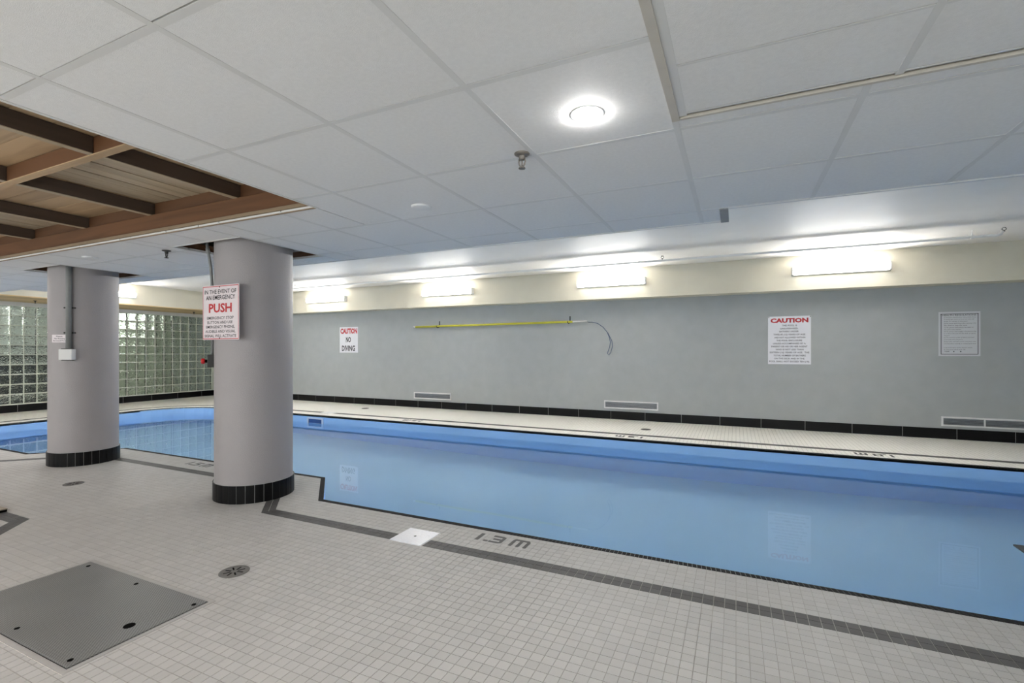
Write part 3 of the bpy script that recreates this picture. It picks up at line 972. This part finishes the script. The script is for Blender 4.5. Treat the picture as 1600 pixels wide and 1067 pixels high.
def downlight(x, y, label, lens=None):
    root = thing('ceiling_spotlight', label, 'light', (x, y, Z_TILE), 'recessed ceiling spotlights')
    bm = bmesh.new(); lathe(bm, [(0.051, 0.002), (0.053, -0.0006), (0.062, -0.0006), (0.065, 0.002)], x, y, 32)
    for v in bm.verts: v.co.z += Z_TILE
    obj_from('trim_ring', bm, M_WHITE, root, smooth=True)
    bm = bmesh.new(); lathe(bm, [(0.0, -0.0095), (0.025, -0.009), (0.044, -0.007), (0.052, -0.002)], x, y, 32)
    for v in bm.verts: v.co.z += Z_TILE
    obj_from('lens', bm, lens or M_SPOT, root, smooth=True)
downlight(-0.505, 1.755, 'small round recessed light glowing in a white ceiling tile')
for x, y in ((-1.74, -0.15), (-3.7, -0.95), (-5.5, -0.95), (-7.4, -0.95), (-9.1, 1.1), (-9.1, 2.35)):  # lights out of view, added to brighten the near deck
    downlight(x, y, 'added unseen ceiling light brightening the near deck', M_SPOT_ADDED)

# ------------------------------------------------------------------ sprinklers
def pendent(x, y, z, s, mat, label):
    root = thing('ceiling_sprinkler', label, 'sprinkler', (x, y, z), 'pendent sprinklers')
    bm = bmesh.new(); lathe(bm, [(0.0, 0.006), (0.036 * s, 0.004), (0.034 * s, -0.004 * s), (0.02 * s, -0.010 * s), (0.0, -0.010 * s)], x, y, 20)
    for v in bm.verts: v.co.z += z
    obj_from('escutcheon', bm, mat, root, smooth=True)
    bm = bmesh.new(); lathe(bm, [(0.014 * s, -0.008 * s), (0.014 * s, -0.026 * s), (0.009 * s, -0.028 * s), (0, -0.028 * s)], x, y, 14)
    for v in bm.verts: v.co.z += z
    obj_from('nozzle', bm, mat, root, smooth=True)
    for k in (-1, 1):
        bm = bmesh.new()
        tube(bm, [(x + k * 0.012 * s, y, z - 0.02 * s), (x + k * 0.016 * s, y, z - 0.035 * s), (x + k * 0.012 * s, y, z - 0.05 * s), (x, y, z - 0.06 * s)], 0.0035 * s, 6)
        obj_from('frame_arm', bm, mat, root, smooth=True)
    bm = bmesh.new(); tube(bm, [(x, y, z - 0.026 * s), (x, y, z - 0.058 * s)], 0.003 * s, 6)
    obj_from('bulb', bm, mat, root, smooth=True)
    bm = bmesh.new(); lathe(bm, [(0, -0.06 * s), (0.015 * s, -0.061 * s), (0.016 * s, -0.066 * s), (0, -0.067 * s)], x, y, 12)
    for v in bm.verts: v.co.z += z
    obj_from('deflector', bm, mat, root)
pendent(-0.872, 1.985, Z_TILE, 1.0, M_BRONZE, 'tarnished pendent sprinkler on the ceiling near the round light')
pendent(-4.56, 2.58, Z_TILE, 1.0, M_DARK, 'black pendent sprinkler beside the opening of the sign column')
def at_x(px, py, X):
    a = (px - 800) / F_PX
    t = X / (a * CY - SY)
    return (X, a * t * SY + t * CY, EYE + (HORIZON - py) / F_PX * t)
for (px, py), lb in (((55, 471), 'small dark sprinkler below the wooden soffit beside the conduit column'), ((303, 487), 'small dark sprinkler below the wooden soffit beside the emergency sign')):
    _, y_, _z = at_x(px, py, -12.6)
    pendent(-12.6, y_, 2.244, 0.9, M_DARK, lb)
for x, y, lb in ((-1.753, 2.452, 'flat white round cover plate on the ceiling beyond the sprinkler'), (-5.54, 2.46, 'flat white round cover plate on the ceiling between the column openings')):
    bm = bmesh.new(); lathe(bm, [(0.062, 0.004), (0.060, -0.004), (0.05, -0.008), (0.0, -0.009)], x, y, 28)
    for v in bm.verts: v.co.z += Z_TILE
    tag(obj_from('cover_plate', bm, M_WHITE, None, smooth=True), lb, 'cover plate', 'sprinkler cover plates')

# sprinkler pipe under the slab
YP, ZPIPE = 7.55, EYE + 1.36
pipe = thing('sprinkler_pipe', 'thin white sprinkler pipe slung below the ceiling along the beam', 'pipe', (-4, YP, ZPIPE))
xe = 2.79
bm = bmesh.new()
tube(bm, [(-11.85, YP, ZPIPE), (xe - 0.05, YP, ZPIPE), (xe - 0.01, YP, ZPIPE - 0.004), (xe + 0.03, YP, ZPIPE + 0.01), (xe + 0.045, YP, ZPIPE + 0.045)], 0.0165, 10)
obj_from('pipe_run', bm, M_WHITE, pipe, smooth=True)
def x_on(px, y):
    a = (px - 800) / F_PX
    return y / (a * SY + CY) * (a * CY - SY)
for px in (671, 999, 1519):
    x = x_on(px, YP)
    bm = bmesh.new(); tube(bm, [(x, YP, ZPIPE), (x, YP, Z_SLAB)], 0.006, 6); obj_from('hanger_rod', bm, M_WHITE, pipe)
    bm = bmesh.new(); tube(bm, [(x - 0.015, YP, ZPIPE), (x + 0.015, YP, ZPIPE)], 0.023, 10); obj_from('hanger_ring', bm, M_WHITE, pipe)
for px, lb in ((461, 'small upright sprinkler head on the pipe beside the round column'), (695.5, 'small upright sprinkler head on the pipe above the yellow pole'),
               (1035, 'small upright sprinkler head on the pipe above the crook of the pole'), (1569, 'upright sprinkler head on the elbow at the end of the pipe')):
    x = x_on(px, YP)
    zb = ZPIPE + (0.015 if px != 1569 else 0.035)
    root = thing('upright_sprinkler', lb, 'sprinkler', (x, YP, zb), 'upright sprinklers')
    bm = bmesh.new(); tube(bm, [(x, YP, zb), (x, YP, zb + 0.016)], 0.008, 8); obj_from('nozzle', bm, M_DARK, root)
    for k in (-1, 1):
        bm = bmesh.new(); tube(bm, [(x, YP, zb + 0.014), (x + k * 0.02, YP, zb + 0.026), (x + k * 0.018, YP, zb + 0.04), (x, YP, zb + 0.052)], 0.0035, 6); obj_from('frame_arm', bm, M_DARK, root)
    bm = bmesh.new(); lathe(bm, [(0, 0.052), (0.018, 0.05), (0.018, 0.056), (0, 0.058)], x, YP, 10)
    for v in bm.verts: v.co.z += zb
    obj_from('deflector', bm, M_DARK, root)

# ------------------------------------------------------------------ lettering
def glyphs(s, bold=0.0):
    cu = bpy.data.curves.new('t', 'FONT')
    cu.body = s
    cu.size = 1.0
    cu.offset = bold
    cu.resolution_u = 2
    cu.fill_mode = 'FRONT'
    o = bpy.data.objects.new('t', cu)
    me = o.to_mesh()
    V = [tuple(v.co) for v in me.vertices]
    Fs = [tuple(p.vertices) for p in me.polygons]
    o.to_mesh_clear()
    bpy.data.objects.remove(o); bpy.data.curves.remove(cu)
    return V, Fs
def lettering(lines, mat, parent, place, name='lettering'):
    """lines: (text, u0, u1, v0, v1, bold): fitted into that box of the sign's face; place(u, v) -> world point"""
    for text, u0, u1, v0, v1, bold in lines:
        V, Fs = glyphs(text, bold)
        if not V: continue
        a0, a1 = min(v[0] for v in V), max(v[0] for v in V)
        top = 0.73 + bold; bot = -bold
        VV = [place(u0 + (v[0] - a0) / (a1 - a0) * (u1 - u0), v0 + (v[1] - bot) / (top - bot) * (v1 - v0)) for v in V]
        raw(name, VV, Fs, mat, parent)
def wall_sign(name, label, x0, x1, z0, z1, y, face, cat='sign', thick=0.004):
    root = thing(name, label, cat, ((x0 + x1) / 2, y, z0))
    plate_ = box('plate', x0, x1, y - thick, y, z0, z1, face, root, 0.001)
    yy = y - thick - 0.0008
    return plate_, (lambda u, v: (x0 + u * (x1 - x0), yy, z0 + v * (z1 - z0)))
def ring(place, u0, u1, v0, v1, tu, tv, mat, parent, name='border'):
    V = [place(*q) for q in ((u0, v0), (u1, v0), (u1, v1), (u0, v1), (u0 + tu, v0 + tv), (u1 - tu, v0 + tv), (u1 - tu, v1 - tv), (u0 + tu, v1 - tv))]
    raw(name, V, [(0, 1, 5, 4), (1, 2, 6, 5), (2, 3, 7, 6), (3, 0, 4, 7)], mat, parent)
def disc_at(place, u, v, r, asp, mat, parent, name='screw'):
    V = [place(u + r * math.cos(2 * math.pi * k / 10), v + r * asp * math.sin(2 * math.pi * k / 10)) for k in range(10)]
    raw(name, V, [tuple(range(10))], mat, parent)

# no diving sign
root, pl = wall_sign('caution_sign', 'small white caution sign forbidding diving, on the grey wall beside the column', -8.66, -8.09, EYE - 0.045, EYE + 0.565, Y_B, M_SIGN)
lettering([('CAUTION', 0.05, 0.96, 0.74, 0.96, 0.05)], M_RED, root, pl)
lettering([('NO', 0.35, 0.62, 0.405, 0.625, 0.035), ('DIVING', 0.13, 0.84, 0.065, 0.29, 0.03)], M_INK, root, pl)
# long caution sign
root, pl = wall_sign('caution_sign', 'tall white caution notice with a red heading and many lines, on the grey wall', 0.468, 1.062, EYE - 0.214, EYE + 0.549, Y_B, M_SIGN)
lettering([('CAUTION', 0.06, 0.94, 0.865, 0.965, 0.05)], M_RED, root, pl)
txt = [('THIS POOL IS', .33, .68), ('UNSUPERVISED.', .29, .71), ('BATHERS UNDER', .27, .72), ('TWELVE (12) YEARS OF AGE', .13, .87), ('ARE NOT ALLOWED WITHIN', .15, .87),
       ('THE POOL ENCLOSURE', .20, .80), ('UNLESS ACCOMPANIED BY A', .12, .88), ('PARENT OR HIS OR HER AGENT', .08, .92), ('WHO IS NOT LESS THAN', .18, .83),
       ('SIXTEEN (16) YEARS OF AGE.  THE', .04, .96), ('TOTAL NUMBER OF BATHERS', .13, .88), ('ON THE DECK AND IN THE', .15, .85), ('POOL SHALL NOT EXCEED TEN (10).', .03, .97)]
lettering([(t, a, b, 0.79 - k * 0.0625, 0.79 - k * 0.0625 + 0.036, 0.015) for k, (t, a, b) in enumerate(txt)], M_GREYINK, root, pl)
for u, v in ((0.02, 0.985), (0.985, 0.985)): disc_at(pl, u, v, 0.012, 0.78, M_INK, root)
# health notice
root, pl = wall_sign('health_notice', 'white framed health regulations notice on the grey wall above the long vent', 2.618, 3.072, EYE - 0.073, EYE + 0.55, Y_B, M_PAPER, 'notice', 0.006)
ring(pl, 0.05, 0.95, 0.035, 0.955, 0.018, 0.012, M_GREYINK, root)
for u in (0.06, 0.94): disc_at(pl, u, 0.945, 0.016, 0.73, M_INK, root)
lettering([('HEALTH REGULATIONS', 0.09, 0.90, 0.905, 0.942, 0.01)], M_GREYINK, root, pl)
reg = ['(a) No person infected with a communicable disease', 'or having open sores on his or her body shall', 'enter or remain in the pool.', '(b) No person shall bring a glass container onto',
       'the deck or into the pool.', '(c) No person shall pollute the water in', 'the pool in any manner.', '(d) No person shall engage in boisterous play', 'in or about the pool and the deck, or spit in',
       'the pool.', '(e) The maximum number of bathers permitted', 'on the deck and in the pool is', '(f) Each bather shall take a shower using warm water', 'and soap before entering or re-entering the deck.', '',
       'In case of emergency use the telephone located', 'at the pool deck and call', '        911']
wid = [.90, .85, .70, .90, .69, .83, .55, .90, .88, .27, .85, .58, .90, .90, 0, .80, .64, .55]
lettering([(t, 0.13, max(w, .2), 0.862 - k * 0.0455, 0.862 - k * 0.0455 + 0.024, 0.0) for k, (t, w) in enumerate(zip(reg, wid)) if t], M_GREYINK, root, pl)
# emergency sign on the column
ys = C2[1] - 0.312
root = thing('emergency_sign', 'white emergency sign with red border and red PUSH on the round column', 'sign', (-3.82, ys, EYE))
ex0, ex1, ez0, ez1 = -4.05, -3.595, EYE + 0.090, EYE + 0.538
root = box('plate', ex0, ex1, ys - 0.004, ys, ez0, ez1, M_SIGNPINK, root, 0.001)
pl = lambda u, v: (ex0 + u * (ex1 - ex0), ys - 0.0048, ez0 + v * (ez1 - ez0))
ring(pl, 0.012, 0.988, 0.012, 0.985, 0.010, 0.013, M_RED, root)
for v in (0.965, 0.03): disc_at(pl, 0.48, v, 0.014, 1.0, M_DARK, root)
lettering([('IN THE EVENT OF', 0.06, 0.93, 0.845, 0.925, 0.012), ('AN EMERGENCY', 0.10, 0.90, 0.735, 0.82, 0.012)], M_INK, root, pl)
lettering([('PUSH', 0.18, 0.81, 0.50, 0.675, 0.03)], M_RED, root, pl)
e5 = [('EMERGENCY STOP', .13, .86), ('BUTTON AND USE', .14, .83), ('EMERGENCY PHONE,', .10, .89), ('AUDIBLE AND VISUAL', .08, .91), ('SIGNAL WILL ACTIVATE', .06, .93)]
lettering([(t, a, b, 0.375 - k * 0.082, 0.375 - k * 0.082 + 0.055, 0.010) for k, (t, a, b) in enumerate(e5)], M_INK, root, pl)

# ------------------------------------------------------------------ fittings on the columns
def on_column(c, px, r=0.305):
    """point on the column's surface seen at this column of the picture: position and outward direction"""
    a = (px - 800) / F_PX
    d = Vector((a * CY - SY, a * SY + CY)).normalized()
    cc = Vector(c)
    b = d.dot(cc); q = cc.length_squared - r * r
    disc = b * b - q
    t = b - math.sqrt(max(disc, 0))
    p = d * t
    return p, (p - cc).normalized()
def depth_of(p): return -p.x * SY + p.y * CY
def z_at(p, py): return EYE + (HORIZON - py) / F_PX * depth_of(p)
def local_box(bm, p, nrm, w, dpt0, dpt1, z0, z1, bev=0.003):
    t = Vector((-nrm.y, nrm.x))
    v = []
    for z in (z0, z1):
        for s, d in ((-1, dpt0), (1, dpt0), (1, dpt1), (-1, dpt1)):
            q = p + t * (s * w / 2) + nrm * d
            v.append(bm.verts.new((q.x, q.y, z)))
    fs = [bm.faces.new([v[i] for i in f]) for f in ((3, 2, 1, 0), (4, 5, 6, 7), (0, 1, 5, 4), (1, 2, 6, 5), (2, 3, 7, 6), (3, 0, 4, 7))]
    if bev: bmesh.ops.bevel(bm, geom=list({e for f in fs for e in f.edges}), offset=bev, segments=1, affect='EDGES')
# conduit and box on the far column
p, nr = on_column(C1, 109.5)
zt, zb = z_at(p, 414), z_at(p, 545)
cond = thing('wall_conduit', 'grey conduit running down a column to a small white box', 'conduit', (p.x, p.y, zb))
q = p + nr * 0.028
bm = bmesh.new(); tube(bm, [(q.x, q.y, Z_SLAB), (q.x, q.y, zb - 0.02)], 0.026, 12); obj_from('pipe', bm, M_CONDUIT, cond, smooth=True)
for py in (481, 520):
    z = z_at(p, py)
    bm = bmesh.new(); local_box(bm, p, nr, 0.105, 0.0, 0.012, z - 0.008, z + 0.008, 0.002); obj_from('strap', bm, M_DARK, cond)
p2, n2 = on_column(C1, 108)
z0, z1 = z_at(p2, 562), z_at(p2, 545.5)
bm = bmesh.new(); local_box(bm, p2, n2, 0.115, -0.008, 0.075, z0, z1, 0.004); obj_from('box', bm, M_WHITE, cond)
bm = bmesh.new(); local_box(bm, p2, n2, 0.09, -0.005, 0.05, z0 - 0.01, z0, 0.0); obj_from('box_base', bm, M_DARK, cond)
bm = bmesh.new(); local_box(bm, p2, n2, 0.09, -0.005, 0.055, z1, z1 + 0.008, 0.0); obj_from('box_collar', bm, M_DARK, cond)
# small notice on the far column
p3, n3 = on_column(C1, 96)
z0, z1 = z_at(p3, 535), z_at(p3, 523)
note = thing('small_notice', 'tiny white notice with three lines of writing beside the grey conduit', 'notice', (p3.x, p3.y, z0))
bm = bmesh.new(); local_box(bm, p3, n3, 0.15, 0.02, 0.024, z0, z1, 0.0); note = obj_from('plate', bm, M_SIGNPINK, note)
t3 = Vector((-n3.y, n3.x))
pl = lambda u, v: (p3.x + t3.x * (u - 0.5) * 0.15 + n3.x * 0.0246, p3.y + t3.y * (u - 0.5) * 0.15 + n3.y * 0.0246, z0 + v * (z1 - z0))
lettering([('Please', 0.28, 0.70, 0.70, 0.88, 0.02), ('No Running', 0.15, 0.86, 0.42, 0.60, 0.02), ('Around Pool', 0.07, 0.93, 0.14, 0.32, 0.02)], M_GREYINK, note, pl)
# emergency stop on the near column
dirv = Vector(C2).normalized()
sidev = Vector((-dirv.y, dirv.x))          # towards the viewer's left
pc = Vector(C2) + sidev * 0.303
zc = EYE - (564 - HORIZON) / F_PX * depth_of(pc)
es = thing('emergency_stop', 'red push button on a dark box at the side of the sign column', 'switch', (pc.x, pc.y, zc))
bm = bmesh.new(); local_box(bm, pc, sidev, 0.07, -0.005, 0.048, zc - 0.052, zc + 0.052, 0.004); es = obj_from('box', bm, M_DARK, es)
a_ = pc + sidev * 0.046; b_ = pc + sidev * 0.066; c_ = pc + sidev * 0.095
bm = bmesh.new(); tube(bm, [(a_.x, a_.y, zc), (b_.x, b_.y, zc)], 0.014, 14); obj_from('stem', bm, M_VOID, es)
bm = bmesh.new(); tube(bm, [(b_.x, b_.y, zc), ((b_ + sidev * 0.006).x, (b_ + sidev * 0.006).y, zc), ((b_ + sidev * 0.022).x, (b_ + sidev * 0.022).y, zc), (c_.x, c_.y, zc)], [0.018, 0.024, 0.024, 0.016], 16); obj_from('push_button', bm, M_REDBTN, es, smooth=True)
# its conduit: up the side of the column, cranked into the ceiling opening
def side_pt(px, py, dep):
    u = (px - 800) / F_PX * dep
    return (u * CY - dep * SY, u * SY + dep * CY, EYE + (HORIZON - py) / F_PX * dep)
dp = depth_of(pc)
sc_ = thing('cranked_conduit', 'thin grey conduit bent from the ceiling opening down behind the emergency sign', 'conduit', (pc.x, pc.y, zc))
bm = bmesh.new()
tube(bm, [side_pt(323.0, 375, dp), side_pt(324.5, 391, dp), side_pt(327, 402, dp), side_pt(329.5, 420, dp), side_pt(331.2, 443, dp), side_pt(331.6, 500, dp), side_pt(331.6, 556, dp)], 0.0115, 10)
obj_from('pipe', bm, M_CONDUIT, sc_, smooth=True)
bm = bmesh.new(); tube(bm, [side_pt(324.2, 388, dp), side_pt(325.6, 396, dp)], 0.016, 10); obj_from('coupling', bm, M_CONDUIT, sc_, smooth=True)

# ------------------------------------------------------------------ wall vents
def vent(x0, x1, z0, z1, mull, label):
    root = thing('wall_vent', label, 'vent', ((x0 + x1) / 2, Y_B, z0), 'white air vents low on the wall')
    y = Y_B
    f = 0.022
    bm = bmesh.new()
    for r in ((x0, x1, z0, z0 + f), (x0, x1, z1 - f, z1), (x0, x0 + f, z0 + f, z1 - f), (x1 - f, x1, z0 + f, z1 - f)):
        bx(bm, r[0], r[1], y - 0.018, y, r[2], r[3])
    obj_from('frame', bm, M_WHITE, root)
    box('duct', x0 + f, x1 - f, y - 0.003, y, z0 + f, z1 - f, M_DARK, root)
    m = 5
    for k in range(m):
        z = z0 + f + (z1 - z0 - 2 * f) * (k + 0.5) / m
        bm = bmesh.new()
        v = [bm.verts.new(c) for c in ((x0 + f, y - 0.016, z - 0.004), (x1 - f, y - 0.016, z - 0.004), (x1 - f, y - 0.003, z + 0.007), (x0 + f, y - 0.003, z + 0.007),
                                       (x0 + f, y - 0.016, z - 0.001), (x1 - f, y - 0.016, z - 0.001), (x1 - f, y - 0.003, z + 0.010), (x0 + f, y - 0.003, z + 0.010))]
        for q in ((0, 3, 2, 1), (4, 5, 6, 7), (0, 1, 5, 4), (1, 2, 6, 5), (2, 3, 7, 6), (3, 0, 4, 7)): bm.faces.new([v[i] for i in q])
        obj_from('slat', bm, M_ALU, root)
    for xm in mull:
        box('mullion', xm - 0.008, xm + 0.008, y - 0.018, y, z0 + f, z1 - f, M_WHITE, root)
VZ0, VZ1 = EYE - 1.055, EYE - 0.912
vent(-6.475, -5.515, VZ0, VZ1, [], 'white slatted air vent low on the wall below the yellow pole')
vent(-2.205, -1.24, VZ0, VZ1, [], 'white slatted air vent low on the wall below the pole crook')
vent(2.647, 4.10, VZ0 - 0.012, VZ1 - 0.018, [3.114, 3.6], 'longest white slatted air vent, below the health notice')

# ------------------------------------------------------------------ rescue pole
yq = Y_B - 0.05
pole = thing('rescue_pole', 'yellow rescue pole with a wire crook hung level on the grey wall', 'pole', (-4.6, yq, EYE + 0.5))
z0, z1 = EYE + 0.523, EYE + 0.548
zp = lambda x: z0 + (z1 - z0) * (x + 6.43) / 3.63
bm = bmesh.new(); tube(bm, [(-6.40, yq, zp(-6.4)), (-2.80, yq, zp(-2.8))], 0.021, 12); obj_from('shaft', bm, M_YELLOW, pole, smooth=True)
bm = bmesh.new(); tube(bm, [(-6.45, yq, zp(-6.45)), (-6.40, yq, zp(-6.4))], 0.023, 12); obj_from('end_cap', bm, M_WHITE, pole, smooth=True)
bm = bmesh.new(); tube(bm, [(-2.80, yq, zp(-2.8)), (-2.52, yq, zp(-2.52))], 0.013, 10); obj_from('ferrule', bm, M_WHITE, pole, smooth=True)
pts = [(918.8, 503.4), (925.5, 503.2), (934, 505.3), (942.4, 511.2), (950, 520.5), (955.9, 532.3), (957.1, 540.7), (954.2, 550.8), (951.2, 555), (949.1, 551.7), (952.5, 542.4), (953.8, 534.8), (952, 527), (949, 520)]
crook = []
for px, py in pts:
    x, z = on_wall_y(px, py, yq)
    crook.append((x, yq, z))
bm = bmesh.new(); tube(bm, crook, 0.0075, 6); obj_from('wire_crook', bm, paint('blue_grey_wire', srgb(92, 104, 128), 0.4, 0.05, 10), pole, smooth=True)
for xh, lb in ((-5.81, 'dark wall hook holding the plain end of the yellow pole'), (-2.865, 'dark wall hook holding the yellow pole near its wire crook')):
    zh = zp(xh)
    hk = thing('wall_hook', lb, 'hook', (xh, Y_B, zh), 'hooks under the rescue pole')
    bm = bmesh.new(); bx(bm, xh - 0.012, xh + 0.012, Y_B - 0.008, Y_B, zh - 0.02, zh + 0.11, 0.002); obj_from('strap', bm, M_DARK, hk)
    bm = bmesh.new()
    tube(bm, [(xh, Y_B - 0.006, zh - 0.015), (xh - 0.012, yq + 0.0, zh - 0.03), (xh - 0.024, yq - 0.03, zh - 0.018), (xh - 0.026, yq - 0.034, zh + 0.012)], 0.0075, 8)
    obj_from('prong', bm, M_DARK, hk, smooth=True)

# ------------------------------------------------------------------ things let into the deck
def drain(x, y, r, label):
    root = thing('floor_drain', label, 'drain', (x, y, 0), 'round floor drains')
    bm = bmesh.new(); lathe(bm, [(r, -0.003), (r, 0.003), (r * 0.88, 0.0035), (r * 0.86, 0.001)], x, y, 28); obj_from('rim', bm, M_GRATE, root, smooth=True)
    bm = bmesh.new(); lathe(bm, [(r * 0.87, -0.0015), (0, -0.0015)], x, y, 28); obj_from('sump', bm, M_VOID, root)
    bm = bmesh.new(); lathe(bm, [(r * 0.87, -0.001), (r * 0.87, 0.0026), (0, 0.0028)], x, y, 28)
    gr = obj_from('grate', bm, M_GRATE, root)
    for k in range(8):
        a_ = 2 * math.pi * (k + 0.35) / 8
        ca, sa = math.cos(a_), math.sin(a_)
        hw = r * 0.055
        seg = [(x + u * ca - v * sa, y + u * sa + v * ca) for u, v in ((r * 0.24, -hw), (r * 0.70, -hw), (r * 0.70, hw), (r * 0.24, hw))]
        bm = bmesh.new(); prism(bm, seg, 0.0024, 0.0032)
        obj_from('slot', bm, M_VOID, gr)
drain(-2.575, 1.815, 0.078, 'round metal floor drain in the tiles beside the tread plate')
drain(-5.65, 2.38, 0.078, 'round metal floor drain in front of the conduit column')
drain(-1.30, 7.85, 0.078, 'small dark floor drain on the wall side deck below the crook vent')
drain(-7.30, 8.16, 0.078, 'small floor drain on the wall side deck near the sign column')

plate = thing('access_plate', 'grey diamond tread access plate set into the white floor tiles', 'access plate', (-2.92, 1.26, 0))
bm = bmesh.new()
fx0, fx1, fy0, fy1, fw = -3.487, -2.358, 0.958, 1.564, 0.022
for r in ((fx0, fx1, fy0, fy0 + fw), (fx0, fx1, fy1 - fw, fy1), (fx0, fx0 + fw, fy0 + fw, fy1 - fw), (fx1 - fw, fx1, fy0 + fw, fy1 - fw)):
    bx(bm, r[0], r[1], r[2], r[3], -0.003, 0.001)
obj_from('frame', bm, paint('plate_frame', srgb(168, 165, 162), 0.5, 0.04, 20), plate)
box('lid', fx0 + fw + 0.004, fx1 - fw - 0.004, fy0 + fw + 0.004, fy1 - fw - 0.004, -0.002, 0.005, M_PLATE, plate, 0.001)
box('gap', fx0 + fw, fx1 - fw, fy0 + fw, fy1 - fw, -0.0028, -0.001, M_VOID, plate)
for px, py in ((138.1, 884.4), (212.5, 912.3), (302.8, 944.6), (26.6, 981.8), (109.9, 1031.3)):
    x, y = on_plane(px, py, 0.005)
    bm = bmesh.new(); lathe(bm, [(0.0105, 0.004), (0.0105, 0.0065), (0, 0.0068)], x, y, 12); obj_from('bolt', bm, M_VOID, plate)
x, y = on_plane(202, 977.5, 0.005)
bm = bmesh.new(); lathe(bm, [(0.024, 0.004), (0.023, 0.0062), (0, 0.0062)], x, y, 18); obj_from('lift_hole', bm, M_VOID, plate)

sk = thing('skimmer_cover', 'square white skimmer lid interrupting the grey deck band', 'skimmer cover', (-1.96, 2.67, 0))
box('lid', -2.08, -1.835, 2.555, 2.785, -0.002, 0.004, paint('skimmer_white', srgb(224, 224, 230), 0.3, 0.03, 60, 0.6, 90), sk, 0.001)
bm = bmesh.new(); lathe(bm, [(0.009, 0.003), (0.009, 0.0046), (0, 0.0046)], -1.957, 2.67, 12); obj_from('finger_hole', bm, M_DARK, sk)
sk2 = thing('skimmer_cover', 'square white skimmer lid in the wall side deck beside the round column', 'skimmer cover', ((SK0 + SK1) / 2, 7.28, 0))
box('lid', SK0 + 0.01, SK1 - 0.01, 7.14, 7.40, -0.002, 0.003, M_WHITE, sk2, 0.001)
bm = bmesh.new(); lathe(bm, [(0.011, 0.002), (0.011, 0.0036), (0, 0.0036)], (SK0 + SK1) / 2, 7.27, 12); obj_from('finger_hole', bm, M_DARK, sk2)

# skimmer mouth in the far pool wall
ax, _ = on_wall_y(480.5, 655, P_FAR); bx_, _ = on_wall_y(505.5, 658, P_FAR)
mo = thing('skimmer_mouth', 'pale frame of a skimmer opening in the blue pool wall', 'skimmer', ((ax + bx_) / 2, P_FAR, -0.2))
za, zb_ = -0.215, -0.045
bm = bmesh.new()
for r in ((ax, bx_, za, za + 0.03), (ax, bx_, zb_ - 0.03, zb_), (ax, ax + 0.04, za + 0.03, zb_ - 0.03), (bx_ - 0.04, bx_, za + 0.03, zb_ - 0.03)):
    bx(bm, r[0], r[1], P_FAR - 0.014, P_FAR - 0.001, r[2], r[3])
obj_from('frame', bm, paint('skimmer_frame', srgb(214, 228, 250), 0.4, 0.02, 10), mo)
box('throat', ax + 0.04, bx_ - 0.04, P_FAR - 0.004, P_FAR - 0.001, za + 0.03, zb_ - 0.03, paint('skimmer_throat', srgb(44, 84, 150), 0.6, 0.05, 10), mo)

# steps in the pool, dark top tread just under the water line
def pool_steps(x0, x1, y0, y1, s, label):
    root = thing('pool_steps', label, 'steps', ((x0 + x1) / 2, (y0 + y1) / 2, pool_z(x0)), 'steps in the pool')
    box('top_tread', x0, x0 + 0.3, y0, y1, -0.150, -0.135, M_TREAD, root, 0.003)
    box('landing', x0 + 0.302, x1, y0, y1, -0.19, -0.175, M_POOL, root, 0.003)
    box('riser_block', x0 + 0.14, x1 - 0.03, y0 + 0.01, y1 - 0.12, pool_z(x0), -0.19, M_POOL, root)
    for k in ():
        d = 0.28 * k
        a, b = (x0 - d, x0 - d + 0.279) if s > 0 else (x1 + d - 0.279, x1 + d)
        box('step', a, b, y0, y1 - 0.03, pool_z(x0), -0.15 - 0.26 * k, M_POOLWALL, root)
pool_steps(1.80, 4.5, 3.02, 4.65, 1, 'blue underwater steps with a dark top tread beside the tiled near edge')

# low platform at the edge of the second band
cx_, cy_ = on_plane(13, 799, 0.0)
wp = thing('wooden_platform', 'corner of a low tan wooden platform with black edges on the floor tiles', 'platform', (cx_ - 0.5, cy_ - 0.4, 0))
box('base', cx_ - 1.4, cx_ - 0.005, cy_ - 0.62, cy_ - 0.005, 0.0, 0.018, M_VOID, wp)
for k in range(6):
    box('plank', cx_ - 1.4, cx_, cy_ - 0.62 + k * 0.1035, cy_ - 0.62 + (k + 1) * 0.1035 - 0.004, 0.018, 0.026, wood('weathered_plank', srgb(150, 138, 122), 0, 0.8) if k == 0 else bpy.data.materials['weathered_plank'], wp, 0.002)
